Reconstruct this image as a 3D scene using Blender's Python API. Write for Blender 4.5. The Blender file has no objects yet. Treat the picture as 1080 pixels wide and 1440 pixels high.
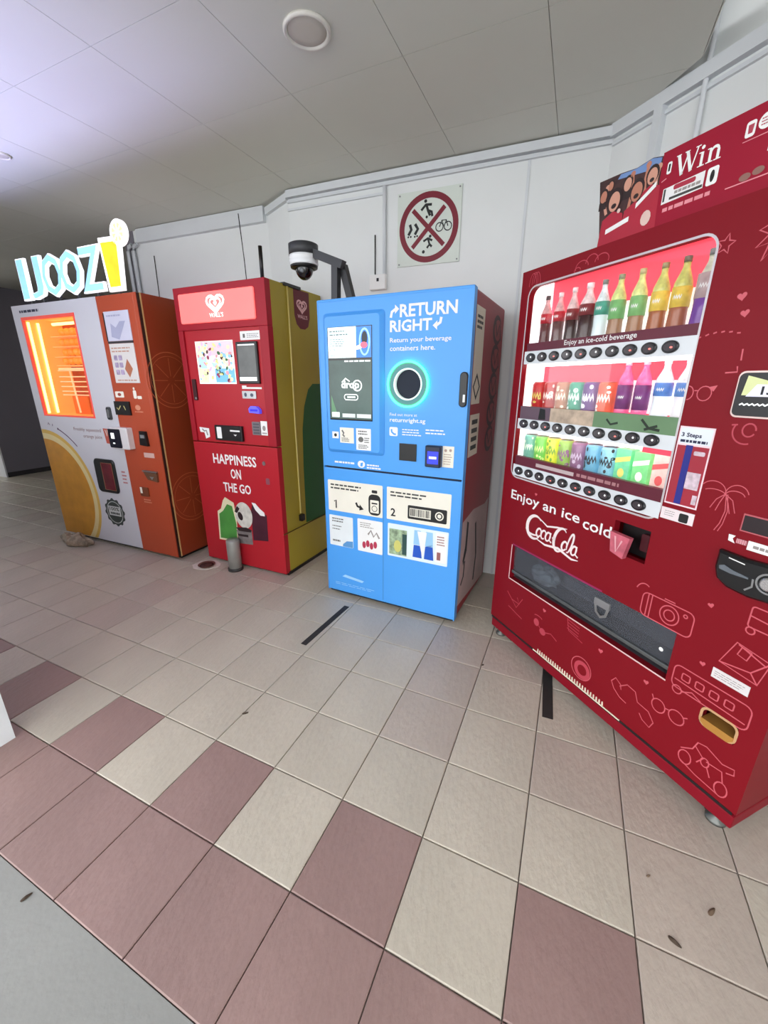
import bpy, bmesh, math, random
from mathutils import Matrix, Vector
random.seed(7)
S = bpy.context.scene
COL = S.collection
R = math.radians

# ------------------------------------------------------------------ camera, sky, light, exposure
cam_d = bpy.data.cameras.new('camera'); cam = bpy.data.objects.new('camera', cam_d); COL.objects.link(cam)
PITCH, ROLL, EYE = 0.3079, -0.0035, 1.4065
fw = Vector((0, math.cos(PITCH), -math.sin(PITCH))); dn = Vector((0, -math.sin(PITCH), -math.cos(PITCH))); rt = Vector((1, 0, 0))
r2 = rt*math.cos(ROLL)+dn*math.sin(ROLL); d2 = -rt*math.sin(ROLL)+dn*math.cos(ROLL)
m = Matrix.Identity(4)
for i in range(3):
    m[i][0] = r2[i]; m[i][1] = -d2[i]; m[i][2] = -fw[i]
m[0][3], m[1][3], m[2][3] = 0, 0, EYE
cam.matrix_world = m
cam_d.sensor_fit = 'HORIZONTAL'; cam_d.sensor_width = 36; cam_d.lens = 569.56/1080*36
cam_d.clip_start = 0.02
S.camera = cam

w = bpy.data.worlds.new('overcast_sky'); S.world = w; w.use_nodes = True
bg = w.node_tree.nodes['Background']; bg.inputs[0].default_value = (0.95, 0.975, 1.0, 1); bg.inputs[1].default_value = 4.0

def light(name, kind, loc, aim, energy, color=(1, 1, 1), **kw):
    l = bpy.data.lights.new(name, kind); l.energy = energy; l.color = color
    for k, v in kw.items(): setattr(l, k, v)
    o = bpy.data.objects.new(name, l); COL.objects.link(o); o.location = loc
    o.rotation_euler = (Vector(aim)-Vector(loc)).to_track_quat('-Z', 'Y').to_euler()
    return o
# cool spot added out of view for the violet glow on the ceiling
light('ceiling_glow_spot', 'SPOT', (-3.55, 1.06, 0.15), (-2.75, 2.35, 2.72), 820, (0.50, 0.51, 1.0), spot_size=R(76), spot_blend=1.0, shadow_soft_size=0.12)

S.view_settings.view_transform = 'Standard'; S.view_settings.look = 'None'
S.view_settings.exposure = 0.0; S.view_settings.gamma = 1.0
S.view_settings.use_curve_mapping = False

# ------------------------------------------------------------------ materials
def lin(c):
    return tuple((x/255/12.92 if x/255 <= 0.04045 else ((x/255+0.055)/1.055)**2.4) for x in c)
MATS = {}
def mat(name, rgb=(128, 128, 128), rough=0.5, metal=0.0, var=0.05, scale=6.0, bump=0.0, bscale=60, emit=0.0, spec=0.5, coat=0.0, trans=0.0, rnd=0.0, stretch=None):
    if name in MATS: return MATS[name]
    ma = bpy.data.materials.new(name); ma.use_nodes = True
    nt = ma.node_tree; b = nt.nodes['Principled BSDF']
    c = lin(rgb)
    tc = nt.nodes.new('ShaderNodeTexCoord'); mp = nt.nodes.new('ShaderNodeMapping')
    nt.links.new(tc.outputs['Object'], mp.inputs[0])
    if stretch: mp.inputs['Scale'].default_value = stretch; mp.inputs['Rotation'].default_value = (0, 0, 0.7)
    nz = nt.nodes.new('ShaderNodeTexNoise'); nz.inputs['Scale'].default_value = scale; nz.inputs['Detail'].default_value = 5
    nt.links.new(mp.outputs[0], nz.inputs['Vector'])
    rp = nt.nodes.new('ShaderNodeValToRGB')
    rp.color_ramp.elements[0].position = 0.3; rp.color_ramp.elements[1].position = 0.7
    rp.color_ramp.elements[0].color = tuple(max(0, x*(1-var)) for x in c)+(1,)
    rp.color_ramp.elements[1].color = tuple(min(1, x*(1+var)) for x in c)+(1,)
    nt.links.new(nz.outputs['Fac'], rp.inputs[0])
    out = rp.outputs[0]
    if rnd:
        oi = nt.nodes.new('ShaderNodeObjectInfo'); mr = nt.nodes.new('ShaderNodeMapRange')
        mr.inputs['To Min'].default_value = 1-rnd; mr.inputs['To Max'].default_value = 1+rnd
        nt.links.new(oi.outputs['Random'], mr.inputs['Value'])
        hs = nt.nodes.new('ShaderNodeHueSaturation'); nt.links.new(out, hs.inputs['Color']); nt.links.new(mr.outputs[0], hs.inputs['Value']); out = hs.outputs[0]
    nt.links.new(out, b.inputs['Base Color'])
    b.inputs['Roughness'].default_value = rough; b.inputs['Metallic'].default_value = metal
    b.inputs['Specular IOR Level'].default_value = spec
    if coat: b.inputs['Coat Weight'].default_value = coat; b.inputs['Coat Roughness'].default_value = 0.12
    if trans: b.inputs['Transmission Weight'].default_value = trans
    if emit:
        nt.links.new(out, b.inputs['Emission Color']); b.inputs['Emission Strength'].default_value = emit
    if bump:
        n2 = nt.nodes.new('ShaderNodeTexNoise'); n2.inputs['Scale'].default_value = bscale; n2.inputs['Detail'].default_value = 6
        nt.links.new(mp.outputs[0], n2.inputs['Vector'])
        bp = nt.nodes.new('ShaderNodeBump'); bp.inputs['Strength'].default_value = bump; bp.inputs['Distance'].default_value = 0.004
        nt.links.new(n2.outputs['Fac'], bp.inputs['Height']); nt.links.new(bp.outputs[0], b.inputs['Normal'])
    MATS[name] = ma
    return ma
def glass(name, tint=(1, 1, 1), gl=0.07, rough=0.02, veil=None):
    if name in MATS: return MATS[name]
    ma = bpy.data.materials.new(name); ma.use_nodes = True; nt = ma.node_tree
    nt.nodes.remove(nt.nodes['Principled BSDF'])
    t = nt.nodes.new('ShaderNodeBsdfTransparent'); t.inputs[0].default_value = tint+(1,)
    g = nt.nodes.new('ShaderNodeBsdfGlossy'); g.inputs['Roughness'].default_value = rough
    fc = nt.nodes.new('ShaderNodeLayerWeight'); pw = nt.nodes.new('ShaderNodeMath'); pw.operation = 'POWER'; pw.inputs[1].default_value = 4.0
    nt.links.new(fc.outputs['Facing'], pw.inputs[0])
    lw = nt.nodes.new('ShaderNodeMath'); lw.operation = 'MULTIPLY_ADD'; lw.inputs[1].default_value = 0.35; lw.inputs[2].default_value = gl*0.4
    nt.links.new(pw.outputs[0], lw.inputs[0])
    mx = nt.nodes.new('ShaderNodeMixShader')
    nt.links.new(lw.outputs[0], mx.inputs[0]); nt.links.new(t.outputs[0], mx.inputs[1]); nt.links.new(g.outputs[0], mx.inputs[2])
    res = mx
    if veil:
        df = nt.nodes.new('ShaderNodeBsdfDiffuse'); df.inputs[0].default_value = lin(veil[:3])+(1,)
        res = nt.nodes.new('ShaderNodeMixShader'); res.inputs[0].default_value = veil[3]
        nt.links.new(mx.outputs[0], res.inputs[1]); nt.links.new(df.outputs[0], res.inputs[2])
    nt.links.new(res.outputs[0], nt.nodes['Material Output'].inputs[0])
    MATS[name] = ma; return ma

BLK = mat('black_plastic', (16, 16, 18), 0.35, bump=0.02)
DGR = mat('dark_grey_plastic', (52, 53, 56), 0.45)
GRY = mat('grey_plastic', (128, 130, 132), 0.5)
STEEL = mat('brushed_steel', (170, 172, 174), 0.32, metal=0.9, bump=0.05, bscale=90)
WHT = mat('white_print', (238, 238, 236), 0.5, var=0.02)
CREAM = mat('cream_print', (236, 232, 218), 0.5, var=0.04)
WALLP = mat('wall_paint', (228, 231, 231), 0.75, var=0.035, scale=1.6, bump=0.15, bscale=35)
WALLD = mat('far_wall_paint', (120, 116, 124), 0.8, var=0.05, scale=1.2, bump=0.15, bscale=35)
TRUNK = mat('painted_trunking', (214, 218, 222), 0.6, var=0.03, scale=4)

# ------------------------------------------------------------------ mesh helpers
class MB:
    def __init__(s): s.v = []; s.f = []; s.mi = []; s.sm = []; s.cur = 0; s.smooth = False
    def _add(s, vs, fs, smooth=None):
        o = len(s.v); s.v += [tuple(p) for p in vs]
        for f in fs:
            s.f.append([i+o for i in f]); s.mi.append(s.cur); s.sm.append(s.smooth if smooth is None else smooth)
        return s
    def box(s, x0, x1, y0, y1, z0, z1, ch=0.0):
        if ch <= 0:
            vs = [(x, y, z) for z in (z0, z1) for y in (y0, y1) for x in (x0, x1)]
            return s._add(vs, [(0, 2, 3, 1), (4, 5, 7, 6), (0, 1, 5, 4), (1, 3, 7, 5), (3, 2, 6, 7), (2, 0, 4, 6)])
        bm = bmesh.new(); bmesh.ops.create_cube(bm, size=1)
        for v in bm.verts: v.co = Vector(((x0+x1)/2+v.co.x*(x1-x0), (y0+y1)/2+v.co.y*(y1-y0), (z0+z1)/2+v.co.z*(z1-z0)))
        bmesh.ops.bevel(bm, geom=bm.edges[:], offset=ch, segments=2, affect='EDGES', profile=0.6)
        bm.verts.index_update()
        s._add([v.co for v in bm.verts], [[v.index for v in f.verts] for f in bm.faces]); bm.free()
        return s
    def prism(s, pl, pts, d0, d1, ch=0.0):
        """outline pts in plane pl, from outward distance d0 (back) to d1 (front)"""
        n = len(pts)
        vs = [pl(x, z, d0) for x, z in pts]
        fs = [tuple(reversed(range(n)))]
        if ch > 0:
            cx = sum(p[0] for p in pts)/n; cz = sum(p[1] for p in pts)/n
            ex = max(abs(p[0]-cx) for p in pts); ez = max(abs(p[1]-cz) for p in pts)
            vs += [pl(x, z, d1-ch) for x, z in pts]
            vs += [pl(cx+(x-cx)*(1-ch/ex), cz+(z-cz)*(1-ch/ez), d1) for x, z in pts]
            L = 3
        else:
            vs += [pl(x, z, d1) for x, z in pts]; L = 2
        for k in range(L-1):
            for i in range(n):
                j = (i+1) % n; fs.append((k*n+i, k*n+j, (k+1)*n+j, (k+1)*n+i))
        fs.append(tuple(range((L-1)*n, L*n)))
        return s._add(vs, fs)
    def flat(s, pl, pts, d):
        return s._add([pl(x, z, d) for x, z in pts], [tuple(range(len(pts)))])
    def ribbon(s, pl, pts, wd, d, closed=False):
        n = len(pts)
        if n < 2: return s
        L = []; Rr = []
        for i in range(n):
            a = pts[(i-1) % n] if (closed or i > 0) else pts[i]
            b = pts[(i+1) % n] if (closed or i < n-1) else pts[i]
            dx, dz = b[0]-a[0], b[1]-a[1]; l = math.hypot(dx, dz) or 1
            ww = wd[i] if isinstance(wd, (list, tuple)) else wd
            nx, nz = -dz/l*ww/2, dx/l*ww/2
            L.append(pl(pts[i][0]+nx, pts[i][1]+nz, d)); Rr.append(pl(pts[i][0]-nx, pts[i][1]-nz, d))
        k = n if closed else n-1
        return s._add(L+Rr, [(n+i, n+(i+1) % n, (i+1) % n, i) for i in range(k)])
    def ring(s, pl, cx, cz, r0, r1, d0, d1, n=40, ez=1.0):
        vs = []
        for rr, dd in ((r0, d0), (r0, d1), (r1, d1), (r1, d0)):
            vs += [pl(cx+rr*math.cos(2*math.pi*i/n), cz+rr*ez*math.sin(2*math.pi*i/n), dd) for i in range(n)]
        fs = []
        for k in range(4):
            for i in range(n):
                j = (i+1) % n; q = (k+1) % 4
                fs.append((k*n+i, k*n+j, q*n+j, q*n+i))
        return s._add(vs, fs)
    def lathe(s, cx, cy, prof, n=20, smooth=True):
        vs = []; fs = []
        for r, z in prof:
            vs += [(cx+r*math.cos(2*math.pi*i/n), cy+r*math.sin(2*math.pi*i/n), z) for i in range(n)]
        for k in range(len(prof)-1):
            for i in range(n):
                j = (i+1) % n; fs.append((k*n+i, k*n+j, (k+1)*n+j, (k+1)*n+i))
        fs.append(tuple(reversed(range(n)))); fs.append(tuple(range((len(prof)-1)*n, len(prof)*n)))
        return s._add(vs, fs, smooth)
    def tube(s, pts, r, n=8):
        pts = [Vector(p) for p in pts]; vs = []; fs = []
        for i, p in enumerate(pts):
            t = (pts[min(i+1, len(pts)-1)]-pts[max(i-1, 0)]).normalized()
            up = Vector((0, 0, 1)) if abs(t.z) < 0.95 else Vector((1, 0, 0))
            a = t.cross(up).normalized(); b = t.cross(a).normalized()
            vs += [p+a*r*math.cos(2*math.pi*k/n)+b*r*math.sin(2*math.pi*k/n) for k in range(n)]
        for i in range(len(pts)-1):
            for k in range(n):
                l = (k+1) % n; fs.append((i*n+k, i*n+l, (i+1)*n+l, (i+1)*n+k))
        fs.append(tuple(range(n))); fs.append(tuple(reversed(range((len(pts)-1)*n, len(pts)*n))))
        return s._add(vs, fs, True)
    def ball(s, c, r, n=12, m_=8, sq=(1, 1, 1)):
        prof = [(max(r*math.sin(math.pi*k/m_), r*0.02), -r*math.cos(math.pi*k/m_)) for k in range(m_+1)]
        vs = []; fs = []
        for rr, z in prof:
            vs += [(c[0]+sq[0]*rr*math.cos(2*math.pi*i/n), c[1]+sq[1]*rr*math.sin(2*math.pi*i/n), c[2]+sq[2]*z) for i in range(n)]
        for k in range(m_):
            for i in range(n):
                j = (i+1) % n; fs.append((k*n+i, k*n+j, (k+1)*n+j, (k+1)*n+i))
        fs.append(tuple(reversed(range(n)))); fs.append(tuple(range(m_*n, m_*n+n)))
        return s._add(vs, fs, True)
    def grid(s, xs, zs, solid, y0, y1):
        """wall between y0 (front) and y1 with rectangular openings"""
        nx, nz = len(xs)-1, len(zs)-1
        def S_(i, j): return 0 <= i < nx and 0 <= j < nz and solid((xs[i]+xs[i+1])/2, (zs[j]+zs[j+1])/2)
        for i in range(nx):
            for j in range(nz):
                if not S_(i, j): continue
                x0, x1, z0, z1 = xs[i], xs[i+1], zs[j], zs[j+1]
                s._add([(x0, y0, z0), (x1, y0, z0), (x1, y0, z1), (x0, y0, z1)], [(0, 1, 2, 3)])
                s._add([(x0, y1, z0), (x1, y1, z0), (x1, y1, z1), (x0, y1, z1)], [(3, 2, 1, 0)])
                if not S_(i-1, j): s._add([(x0, y0, z0), (x0, y0, z1), (x0, y1, z1), (x0, y1, z0)], [(0, 1, 2, 3)])
                if not S_(i+1, j): s._add([(x1, y0, z0), (x1, y1, z0), (x1, y1, z1), (x1, y0, z1)], [(0, 1, 2, 3)])
                if not S_(i, j-1): s._add([(x0, y0, z0), (x0, y1, z0), (x1, y1, z0), (x1, y0, z0)], [(0, 1, 2, 3)])
                if not S_(i, j+1): s._add([(x0, y0, z1), (x1, y0, z1), (x1, y1, z1), (x0, y1, z1)], [(0, 1, 2, 3)])
        return s
    def mesh(s, name, mats):
        me = bpy.data.meshes.new(name); me.from_pydata(s.v, [], s.f)
        for ma in (mats if isinstance(mats, (list, tuple)) else [mats]): me.materials.append(ma)
        me.polygons.foreach_set('material_index', s.mi); me.polygons.foreach_set('use_smooth', s.sm)
        me.update(); return me
    def pieces(s):
        """separate clusters of islands, as lists of face numbers"""
        par = list(range(len(s.v)))
        def find(a):
            while par[a] != a: par[a] = par[par[a]]; a = par[a]
            return a
        for f in s.f:
            for i in f[1:]: par[find(i)] = find(f[0])
        isl = {}
        for k, f in enumerate(s.f): isl.setdefault(find(f[0]), []).append(k)
        L = list(isl.values())
        if len(L) < 2 or len(L) > 400: return [list(range(len(s.f)))]
        bb = []
        for fs_ in L:
            P = [s.v[i] for k in fs_ for i in s.f[k]]
            bb.append(([min(p[a] for p in P) for a in range(3)], [max(p[a] for p in P) for a in range(3)]))
        sz = [max(h[a]-l[a] for a in range(3)) for l, h in bb]
        gpar = list(range(len(L)))
        def gf(a):
            while gpar[a] != a: gpar[a] = gpar[gpar[a]]; a = gpar[a]
            return a
        for i in range(len(L)):
            for j in range(i):
                g2 = sum(max(0, bb[i][0][a]-bb[j][1][a], bb[j][0][a]-bb[i][1][a])**2 for a in range(3))
                if math.sqrt(g2) <= max(0.02, 0.5*max(sz[i], sz[j]))*0.97: gpar[gf(i)] = gf(j)
        out = {}
        for i, fs_ in enumerate(L): out.setdefault(gf(i), []).extend(fs_)
        return list(out.values())
    def build(s, name, mats, parent=None, label=None, split=True):
        pc = s.pieces() if split and len(s.f) < 6000 else [0]
        if len(pc) > 1:
            first = None
            for fs_ in pc:
                q_ = MB(); ids = {}
                for k in fs_:
                    nf = []
                    for i in s.f[k]:
                        if i not in ids: ids[i] = len(q_.v); q_.v.append(s.v[i])
                        nf.append(ids[i])
                    q_.f.append(nf); q_.mi.append(s.mi[k]); q_.sm.append(s.sm[k])
                o = q_.build(name, mats, parent, label, False); first = first or o
            return first
        o = bpy.data.objects.new(name, s.mesh(name, mats)); COL.objects.link(o)
        if parent: o.parent = parent
        if label: o['label'] = label
        return o

def FR(x, z, d): return (x, -d, z)                     # front face of a machine, d outward
def SIDE(wd): return lambda x, z, d: (wd+d, x, z)      # right-hand face, x = depth
def rr(x0, x1, z0, z1, r=0.01, n=4):
    out = []
    for cx, cz, a in ((x1-r, z0+r, -90), (x1-r, z1-r, 0), (x0+r, z1-r, 90), (x0+r, z0+r, 180)):
        for i in range(n+1):
            t = R(a+90*i/n); out.append((cx+r*math.cos(t), cz+r*math.sin(t)))
    return out
def rect(x0, x1, z0, z1): return [(x0, z0), (x1, z0), (x1, z1), (x0, z1)]
def ell(cx, cz, rx, rz, n=28, a0=0, a1=360, tilt=0):
    out = []; full = abs(a1-a0) >= 360; c, s_ = math.cos(R(tilt)), math.sin(R(tilt))
    for i in range(n if full else n+1):
        t = R(a0+(a1-a0)*i/n); x, z = rx*math.cos(t), rz*math.sin(t)
        out.append((cx+x*c-z*s_, cz+x*s_+z*c))
    return out
def tag(o, label, cat, group=None, kind=None):
    if label: o['label'] = label
    if cat: o['category'] = cat
    if group: o['group'] = group
    if kind: o['kind'] = kind
    return o
def empty(name, loc, rz=0, label=None, cat=None, group=None):
    o = bpy.data.objects.new(name, None); COL.objects.link(o); o.location = loc; o.rotation_euler = (0, 0, rz)
    o.empty_display_size = 0.1
    return tag(o, label, cat, group)
def struct(name, mb, mats, label):
    o = mb.build(name, mats); o['kind'] = 'structure'; o['label'] = label; o['category'] = name.split('_')[0]; return o

def text_geo(s, bold=0.0, shear=0.0, ext=0.0, align=None):
    cu = bpy.data.curves.new('lettering', 'FONT'); cu.body = s; cu.size = 1; cu.offset = bold; cu.shear = shear; cu.resolution_u = 2
    if align: cu.align_x = align
    o = bpy.data.objects.new('lettering', cu); COL.objects.link(o)
    bpy.context.view_layer.update()
    me = o.to_mesh()
    vs = [tuple(v.co) for v in me.vertices]; fs = [list(p.vertices) for p in me.polygons]
    o.to_mesh_clear(); bpy.data.objects.remove(o); bpy.data.curves.remove(cu)
    return vs, fs
def text(mb, pl, s, x0, x1, z0, z1, d, bold=0.0, shear=0.0, curve=None):
    """letters fitted into the rectangle x0..x1, z0..z1"""
    vs, fs = text_geo(s, bold, shear)
    if not vs: return mb
    ax, bx = min(v[0] for v in vs), max(v[0] for v in vs); ay, by = min(v[1] for v in vs), max(v[1] for v in vs)
    out = []
    for v in vs:
        x = x0+(v[0]-ax)/(bx-ax)*(x1-x0); z = z0+(v[1]-ay)/(by-ay)*(z1-z0)
        if curve: z += curve(x)
        out.append(pl(x, z, d))
    mb._add(out, fs); return mb
def bars(mb, pl, x0, x1, z0, z1, n, d, fill=0.5, ragged=0.25):
    """lines of print too small to read"""
    h = (z1-z0)/n
    for i in range(n):
        zz = z1-h*(i+0.5); e = x1-(x1-x0)*ragged*random.random()
        x = x0
        while x < e:
            wl = min(e-x, (x1-x0)*random.uniform(0.08, 0.2)); mb.flat(pl, rect(x, x+wl, zz-h*fill/2, zz+h*fill/2), d); x += wl+(x1-x0)*0.03
    return mb
def heart(cx, cz, s, tilt=0):
    out = []; c, s_ = math.cos(R(tilt)), math.sin(R(tilt))
    for i in range(24):
        t = 2*math.pi*i/24; x = 16*math.sin(t)**3; z = 13*math.cos(t)-5*math.cos(2*t)-2*math.cos(3*t)-math.cos(4*t)
        x, z = x*s/32, z*s/32; out.append((cx+x*c-z*s_, cz+x*s_+z*c))
    return out
def machine_frame(name, x, y, yaw, label, cat): return empty(name, (x, y, 0), yaw, label, cat)

# ------------------------------------------------------------------ setting: floor
TA = R(-24.48); TU = Vector((math.cos(TA), math.sin(TA), 0)); TV = Vector((-math.sin(TA), math.cos(TA), 0))
ORG = Vector((-0.9675*1.40647, 0.913*1.40647, 0))
def gp(u, v, z=0): return TU*u+TV*v+Vector((0, 0, z))
u0, v0 = ORG.dot(TU), ORG.dot(TV)
T = 0.3
GROUT = mat('grout', (128, 118, 109), 0.9, var=0.1, scale=20)
fl = MB()
corners = [gp(-12, v0-T), gp(4.5, v0-T), gp(4.5, 13), gp(-12, 13)]
fl._add([(c.x, c.y, -0.009) for c in corners]+[(c.x, c.y, -0.12) for c in corners], [(0, 1, 2, 3), (7, 6, 5, 4), (0, 4, 5, 1), (1, 5, 6, 2), (2, 6, 7, 3), (3, 7, 4, 0)])
floor = struct('floor', fl, GROUT, 'tiled floor of pale beige squares with a mauve checker band')
def tile_mb(x, y, w_=T-0.0035):
    h = w_/2; c = 0.003
    vs = [(x+sx*h, y+sy*h, -0.009) for sx, sy in ((-1, -1), (1, -1), (1, 1), (-1, 1))]
    vs += [(x+sx*h, y+sy*h, -0.002) for sx, sy in ((-1, -1), (1, -1), (1, 1), (-1, 1))]
    vs += [(x+sx*(h-c), y+sy*(h-c), 0.0) for sx, sy in ((-1, -1), (1, -1), (1, 1), (-1, 1))]
    fs = [(8, 9, 10, 11)]+[(i, (i+1) % 4, 4+(i+1) % 4, 4+i) for i in range(4)]+[(4+i, 4+(i+1) % 4, 8+(i+1) % 4, 8+i) for i in range(4)]
    return vs, fs
TL = mat('beige_floor_tile', (194, 185, 169), 0.40, var=0.07, scale=3.2, bump=0.85, bscale=46, rnd=0.035, stretch=(1, 0.5, 1))
TP = mat('pinkish_floor_tile', (188, 175, 162), 0.40, var=0.07, scale=3.2, bump=0.85, bscale=46, rnd=0.035, stretch=(1, 0.5, 1))
TR = mat('mauve_floor_tile', (154, 126, 120), 0.44, var=0.08, scale=3.2, bump=0.75, bscale=46, rnd=0.03, stretch=(1, 0.5, 1))
vs, fs = tile_mb(0, 0)
tm = {}
for k, ma in (('l', TL), ('p', TP), ('r', TR)):
    b_ = MB(); b_._add(vs, fs); tm[k] = b_.mesh('floor_tile', ma)
cells = []
for r in range(-1, 40):
    for c in range(-36, 19):
        p = gp(u0+(c+0.5)*T, v0+(r+0.5)*T)
        if p.x > 2.2 and p.y > 0.3: continue
        n1 = p.dot(Vector((0.3746, 0.9272, 0)))
        if n1 > 3.3 and p.x > -4.2: continue
        if p.x > -0.2 and n1 > 3.1: continue
        pu = p.dot(TU)
        # what the lens can see
        cy = p.y*math.cos(PITCH)+(EYE)*math.sin(PITCH); 
        px = p.x/cy*569.56+540 if cy > 0.05 else 9e9
        vis = -60 < px < 1140 and cy > 0.3 and pu > -8.4
        col = 'r' if (r == -1 or (r == 0 and c % 2 == 0)) else ('p' if random.random() < 0.3 else 'l')
        cells.append((not vis, p.length, p, col))
cells.sort(key=lambda t: (t[0], t[1]))
rest = {'l': MB(), 'r': MB(), 'p': MB()}
for i, (hid, dist, p, col) in enumerate(cells):
    if i < 300 and not hid:
        o = bpy.data.objects.new('floor_tile', tm[col]); COL.objects.link(o); o.location = p; o.rotation_euler = (0, 0, TA+random.choice((0, math.pi))); o.parent = floor
    else:
        ca, sa = math.cos(TA), math.sin(TA)
        rest[col]._add([(p.x+x*ca-y*sa, p.y+x*sa+y*ca, z) for x, y, z in vs], fs)
for k, ma in (('l', TL), ('p', TP), ('r', TR)):
    if rest[k].v:
        o = rest[k].build('floor_tile_field', ma, floor, None, False); o['kind'] = 'stuff'
# concrete apron on the open side
ap = MB(); cs = [gp(-14, v0-T-0.001), gp(9, v0-T-0.001), gp(9, -9), gp(-14, -9)]
ap._add([(c.x, c.y, -0.002) for c in cs]+[(c.x, c.y, -0.12) for c in cs], [(3, 2, 1, 0), (4, 5, 6, 7), (0, 1, 5, 4), (1, 2, 6, 5), (2, 3, 7, 6), (3, 0, 4, 7)])
struct('floor_apron', ap, mat('apron_concrete', (150, 150, 146), 0.85, var=0.08, scale=2.5, bump=0.3, bscale=40), 'grey concrete apron along the mauve tile edge')

# ------------------------------------------------------------------ setting: walls
CZ = 2.72
A1 = R(-22); W1U = Vector((math.cos(A1), math.sin(A1), 0)); W1N = Vector((-math.sin(A1), math.cos(A1), 0))
A2 = R(-68.5); W2U = Vector((math.cos(A2), math.sin(A2), 0)); W2N = Vector((-math.sin(A2), math.cos(A2), 0))
D0, D1, D2 = 3.117, 2.955, 2.1317
def w1(u, d=D1): return W1U*u+W1N*d
def w2(u, d=D2): return W2U*u+W2N*d
def slab(name, a, b, n, z0, z1, ma, label, th=0.12):
    q = MB(); n = n.normalized()*th
    q._add([(p.x, p.y, z) for z in (z0, z1) for p in (a, b, b+n, a+n)], [(3, 2, 1, 0), (4, 5, 6, 7), (0, 1, 5, 4), (1, 2, 6, 5), (2, 3, 7, 6), (3, 0, 4, 7)])
    return struct(name, q, ma, label)
corner = Vector((1.23, 2.693, 0))
W1L = w1(-1.95); W0R = w1(-2.257, D0); W0L = w1(-3.86, D0)
slab('wall_back', W1L, corner, W1N, -0.02, CZ, WALLP, 'white painted wall behind the blue recycling machine')
slab('wall_chamfer', W0R, W1L, Vector((0.4, 0.9, 0)), -0.02, CZ, WALLP, 'short slanted piece of white wall behind the red ice cream machine', 0.1)
slab('wall_recess', W0L, W0R, W1N, -0.02, CZ, WALLP, 'set back white wall behind the orange juice machine')
slab('wall_right', corner, w2(5.0), W2N, -0.02, 3.5, WALLP, 'white painted wall angled behind the drinks machine')  # run beyond the view is lengthened to block sky on the right
# passage far left
FU = Vector((-5.818, 6.137, 0))
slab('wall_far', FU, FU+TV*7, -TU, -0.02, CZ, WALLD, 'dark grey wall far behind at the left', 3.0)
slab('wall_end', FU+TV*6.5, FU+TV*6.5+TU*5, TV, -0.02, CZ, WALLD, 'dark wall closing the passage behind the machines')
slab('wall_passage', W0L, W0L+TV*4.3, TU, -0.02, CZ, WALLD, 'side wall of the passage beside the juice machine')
pt = MB(); a = FU-TV*0.02; b = FU-TU*0.6-TV*0.02
pt._add([(p.x, p.y, z) for z in (-0.02, CZ) for p in (b, a, a+TV*0.02, b+TV*0.02)], [(3, 2, 1, 0), (4, 5, 6, 7), (0, 1, 5, 4), (1, 2, 6, 5), (2, 3, 7, 6), (3, 0, 4, 7)])
struct('wall_end_panel', pt, mat('white_panel', (220, 220, 224), 0.6), 'pale end face of the far dark wall at the picture edge')
# kerb line along far wall
sk = MB(); a = FU+TU*0.0; b = FU+TV*6.4
sk._add([(p.x, p.y, z) for z in (0.0, 0.07) for p in (a, a+TU*0.015, b+TU*0.015, b)], [(3, 2, 1, 0), (4, 5, 6, 7), (0, 1, 5, 4), (1, 2, 6, 5), (2, 3, 7, 6), (3, 0, 4, 7)])
struct('baseboard_far', sk, mat('dark_skirting', (48, 44, 44), 0.7), 'dark skirting along the far wall')

# white parapet end shows at the left edge; unseen run added for shade
PC = Vector((-1.526, 1.317, 0))
pil = MB(); a = PC-TV*0.16; b = PC-TU*9-TV*0.16
pil._add([(p.x, p.y, z) for z in (0.0, 1.1) for p in (b, a, a+TV*0.16, b+TV*0.16)], [(3, 2, 1, 0), (4, 5, 6, 7), (0, 1, 5, 4), (1, 2, 6, 5), (2, 3, 7, 6), (3, 0, 4, 7)])
struct('wall_parapet', pil, mat('parapet_paint', (226, 230, 230), 0.7, bump=0.1), 'white painted parapet cut by the left picture edge, unseen run added for shade')

lw_ = gp(-3.9, 0.41); slab('wall_left', gp(-11, 0.41), lw_, TV, 1.1, CZ, WALLP, 'unseen wall added above the parapet to darken the left side', 0.15)  # unseen, added to keep daylight off the left side
q = MB(); q.box(1.25, 2.05, -1.35, -0.55, -0.02, 3.4, 0.01); struct('wall_shade_block', q, WALLP, 'unseen white block added behind the viewpoint to shade the right side')  # unseen block, put in to darken the floor at the right

# ------------------------------------------------------------------ setting: ceiling
CP = 0.574; CU0, CV0 = -0.275, 2.04
CEIL = mat('ceiling_board', (210, 211, 202), 0.8, var=0.03, scale=1.4, bump=0.08, bscale=30)
EDGE_A, EDGE_B = Vector((1.245, 2.75, 0)), Vector((1.235, 1.9, 0))
ceil_pts = [gp(-13, -1.6), gp(-0.4, -1.6), Vector((-0.37, -1.6, 0)), Vector((1.2, 1.9, 0)), Vector((1.335, 2.2, 0)), Vector((1.25, 2.72, 0)), w1(-1.9, 3.07), w1(-1.9, 3.25), w1(-3.7, 3.25), FU+TV*6.7+TU*5, FU+TV*6.7-TU*3]
def clip(poly, a, b):
    """keep the part of poly left of a->b"""
    def sd(p): return (b.x-a.x)*(p[1]-a.y)-(b.y-a.y)*(p[0]-a.x)
    out = []
    for i in range(len(poly)):
        p, q = poly[i], poly[(i+1) % len(poly)]; sp, sq = sd(p), sd(q)
        if sp >= 0: out.append(p)
        if (sp >= 0) != (sq >= 0):
            t = sp/(sp-sq); out.append((p[0]+(q[0]-p[0])*t, p[1]+(q[1]-p[1])*t))
    return out
ce = MB()
lo = [(p.x, p.y, CZ+0.012) for p in ceil_pts]; hi = [(p.x, p.y, CZ+0.11) for p in ceil_pts]; n = len(lo)
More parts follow.
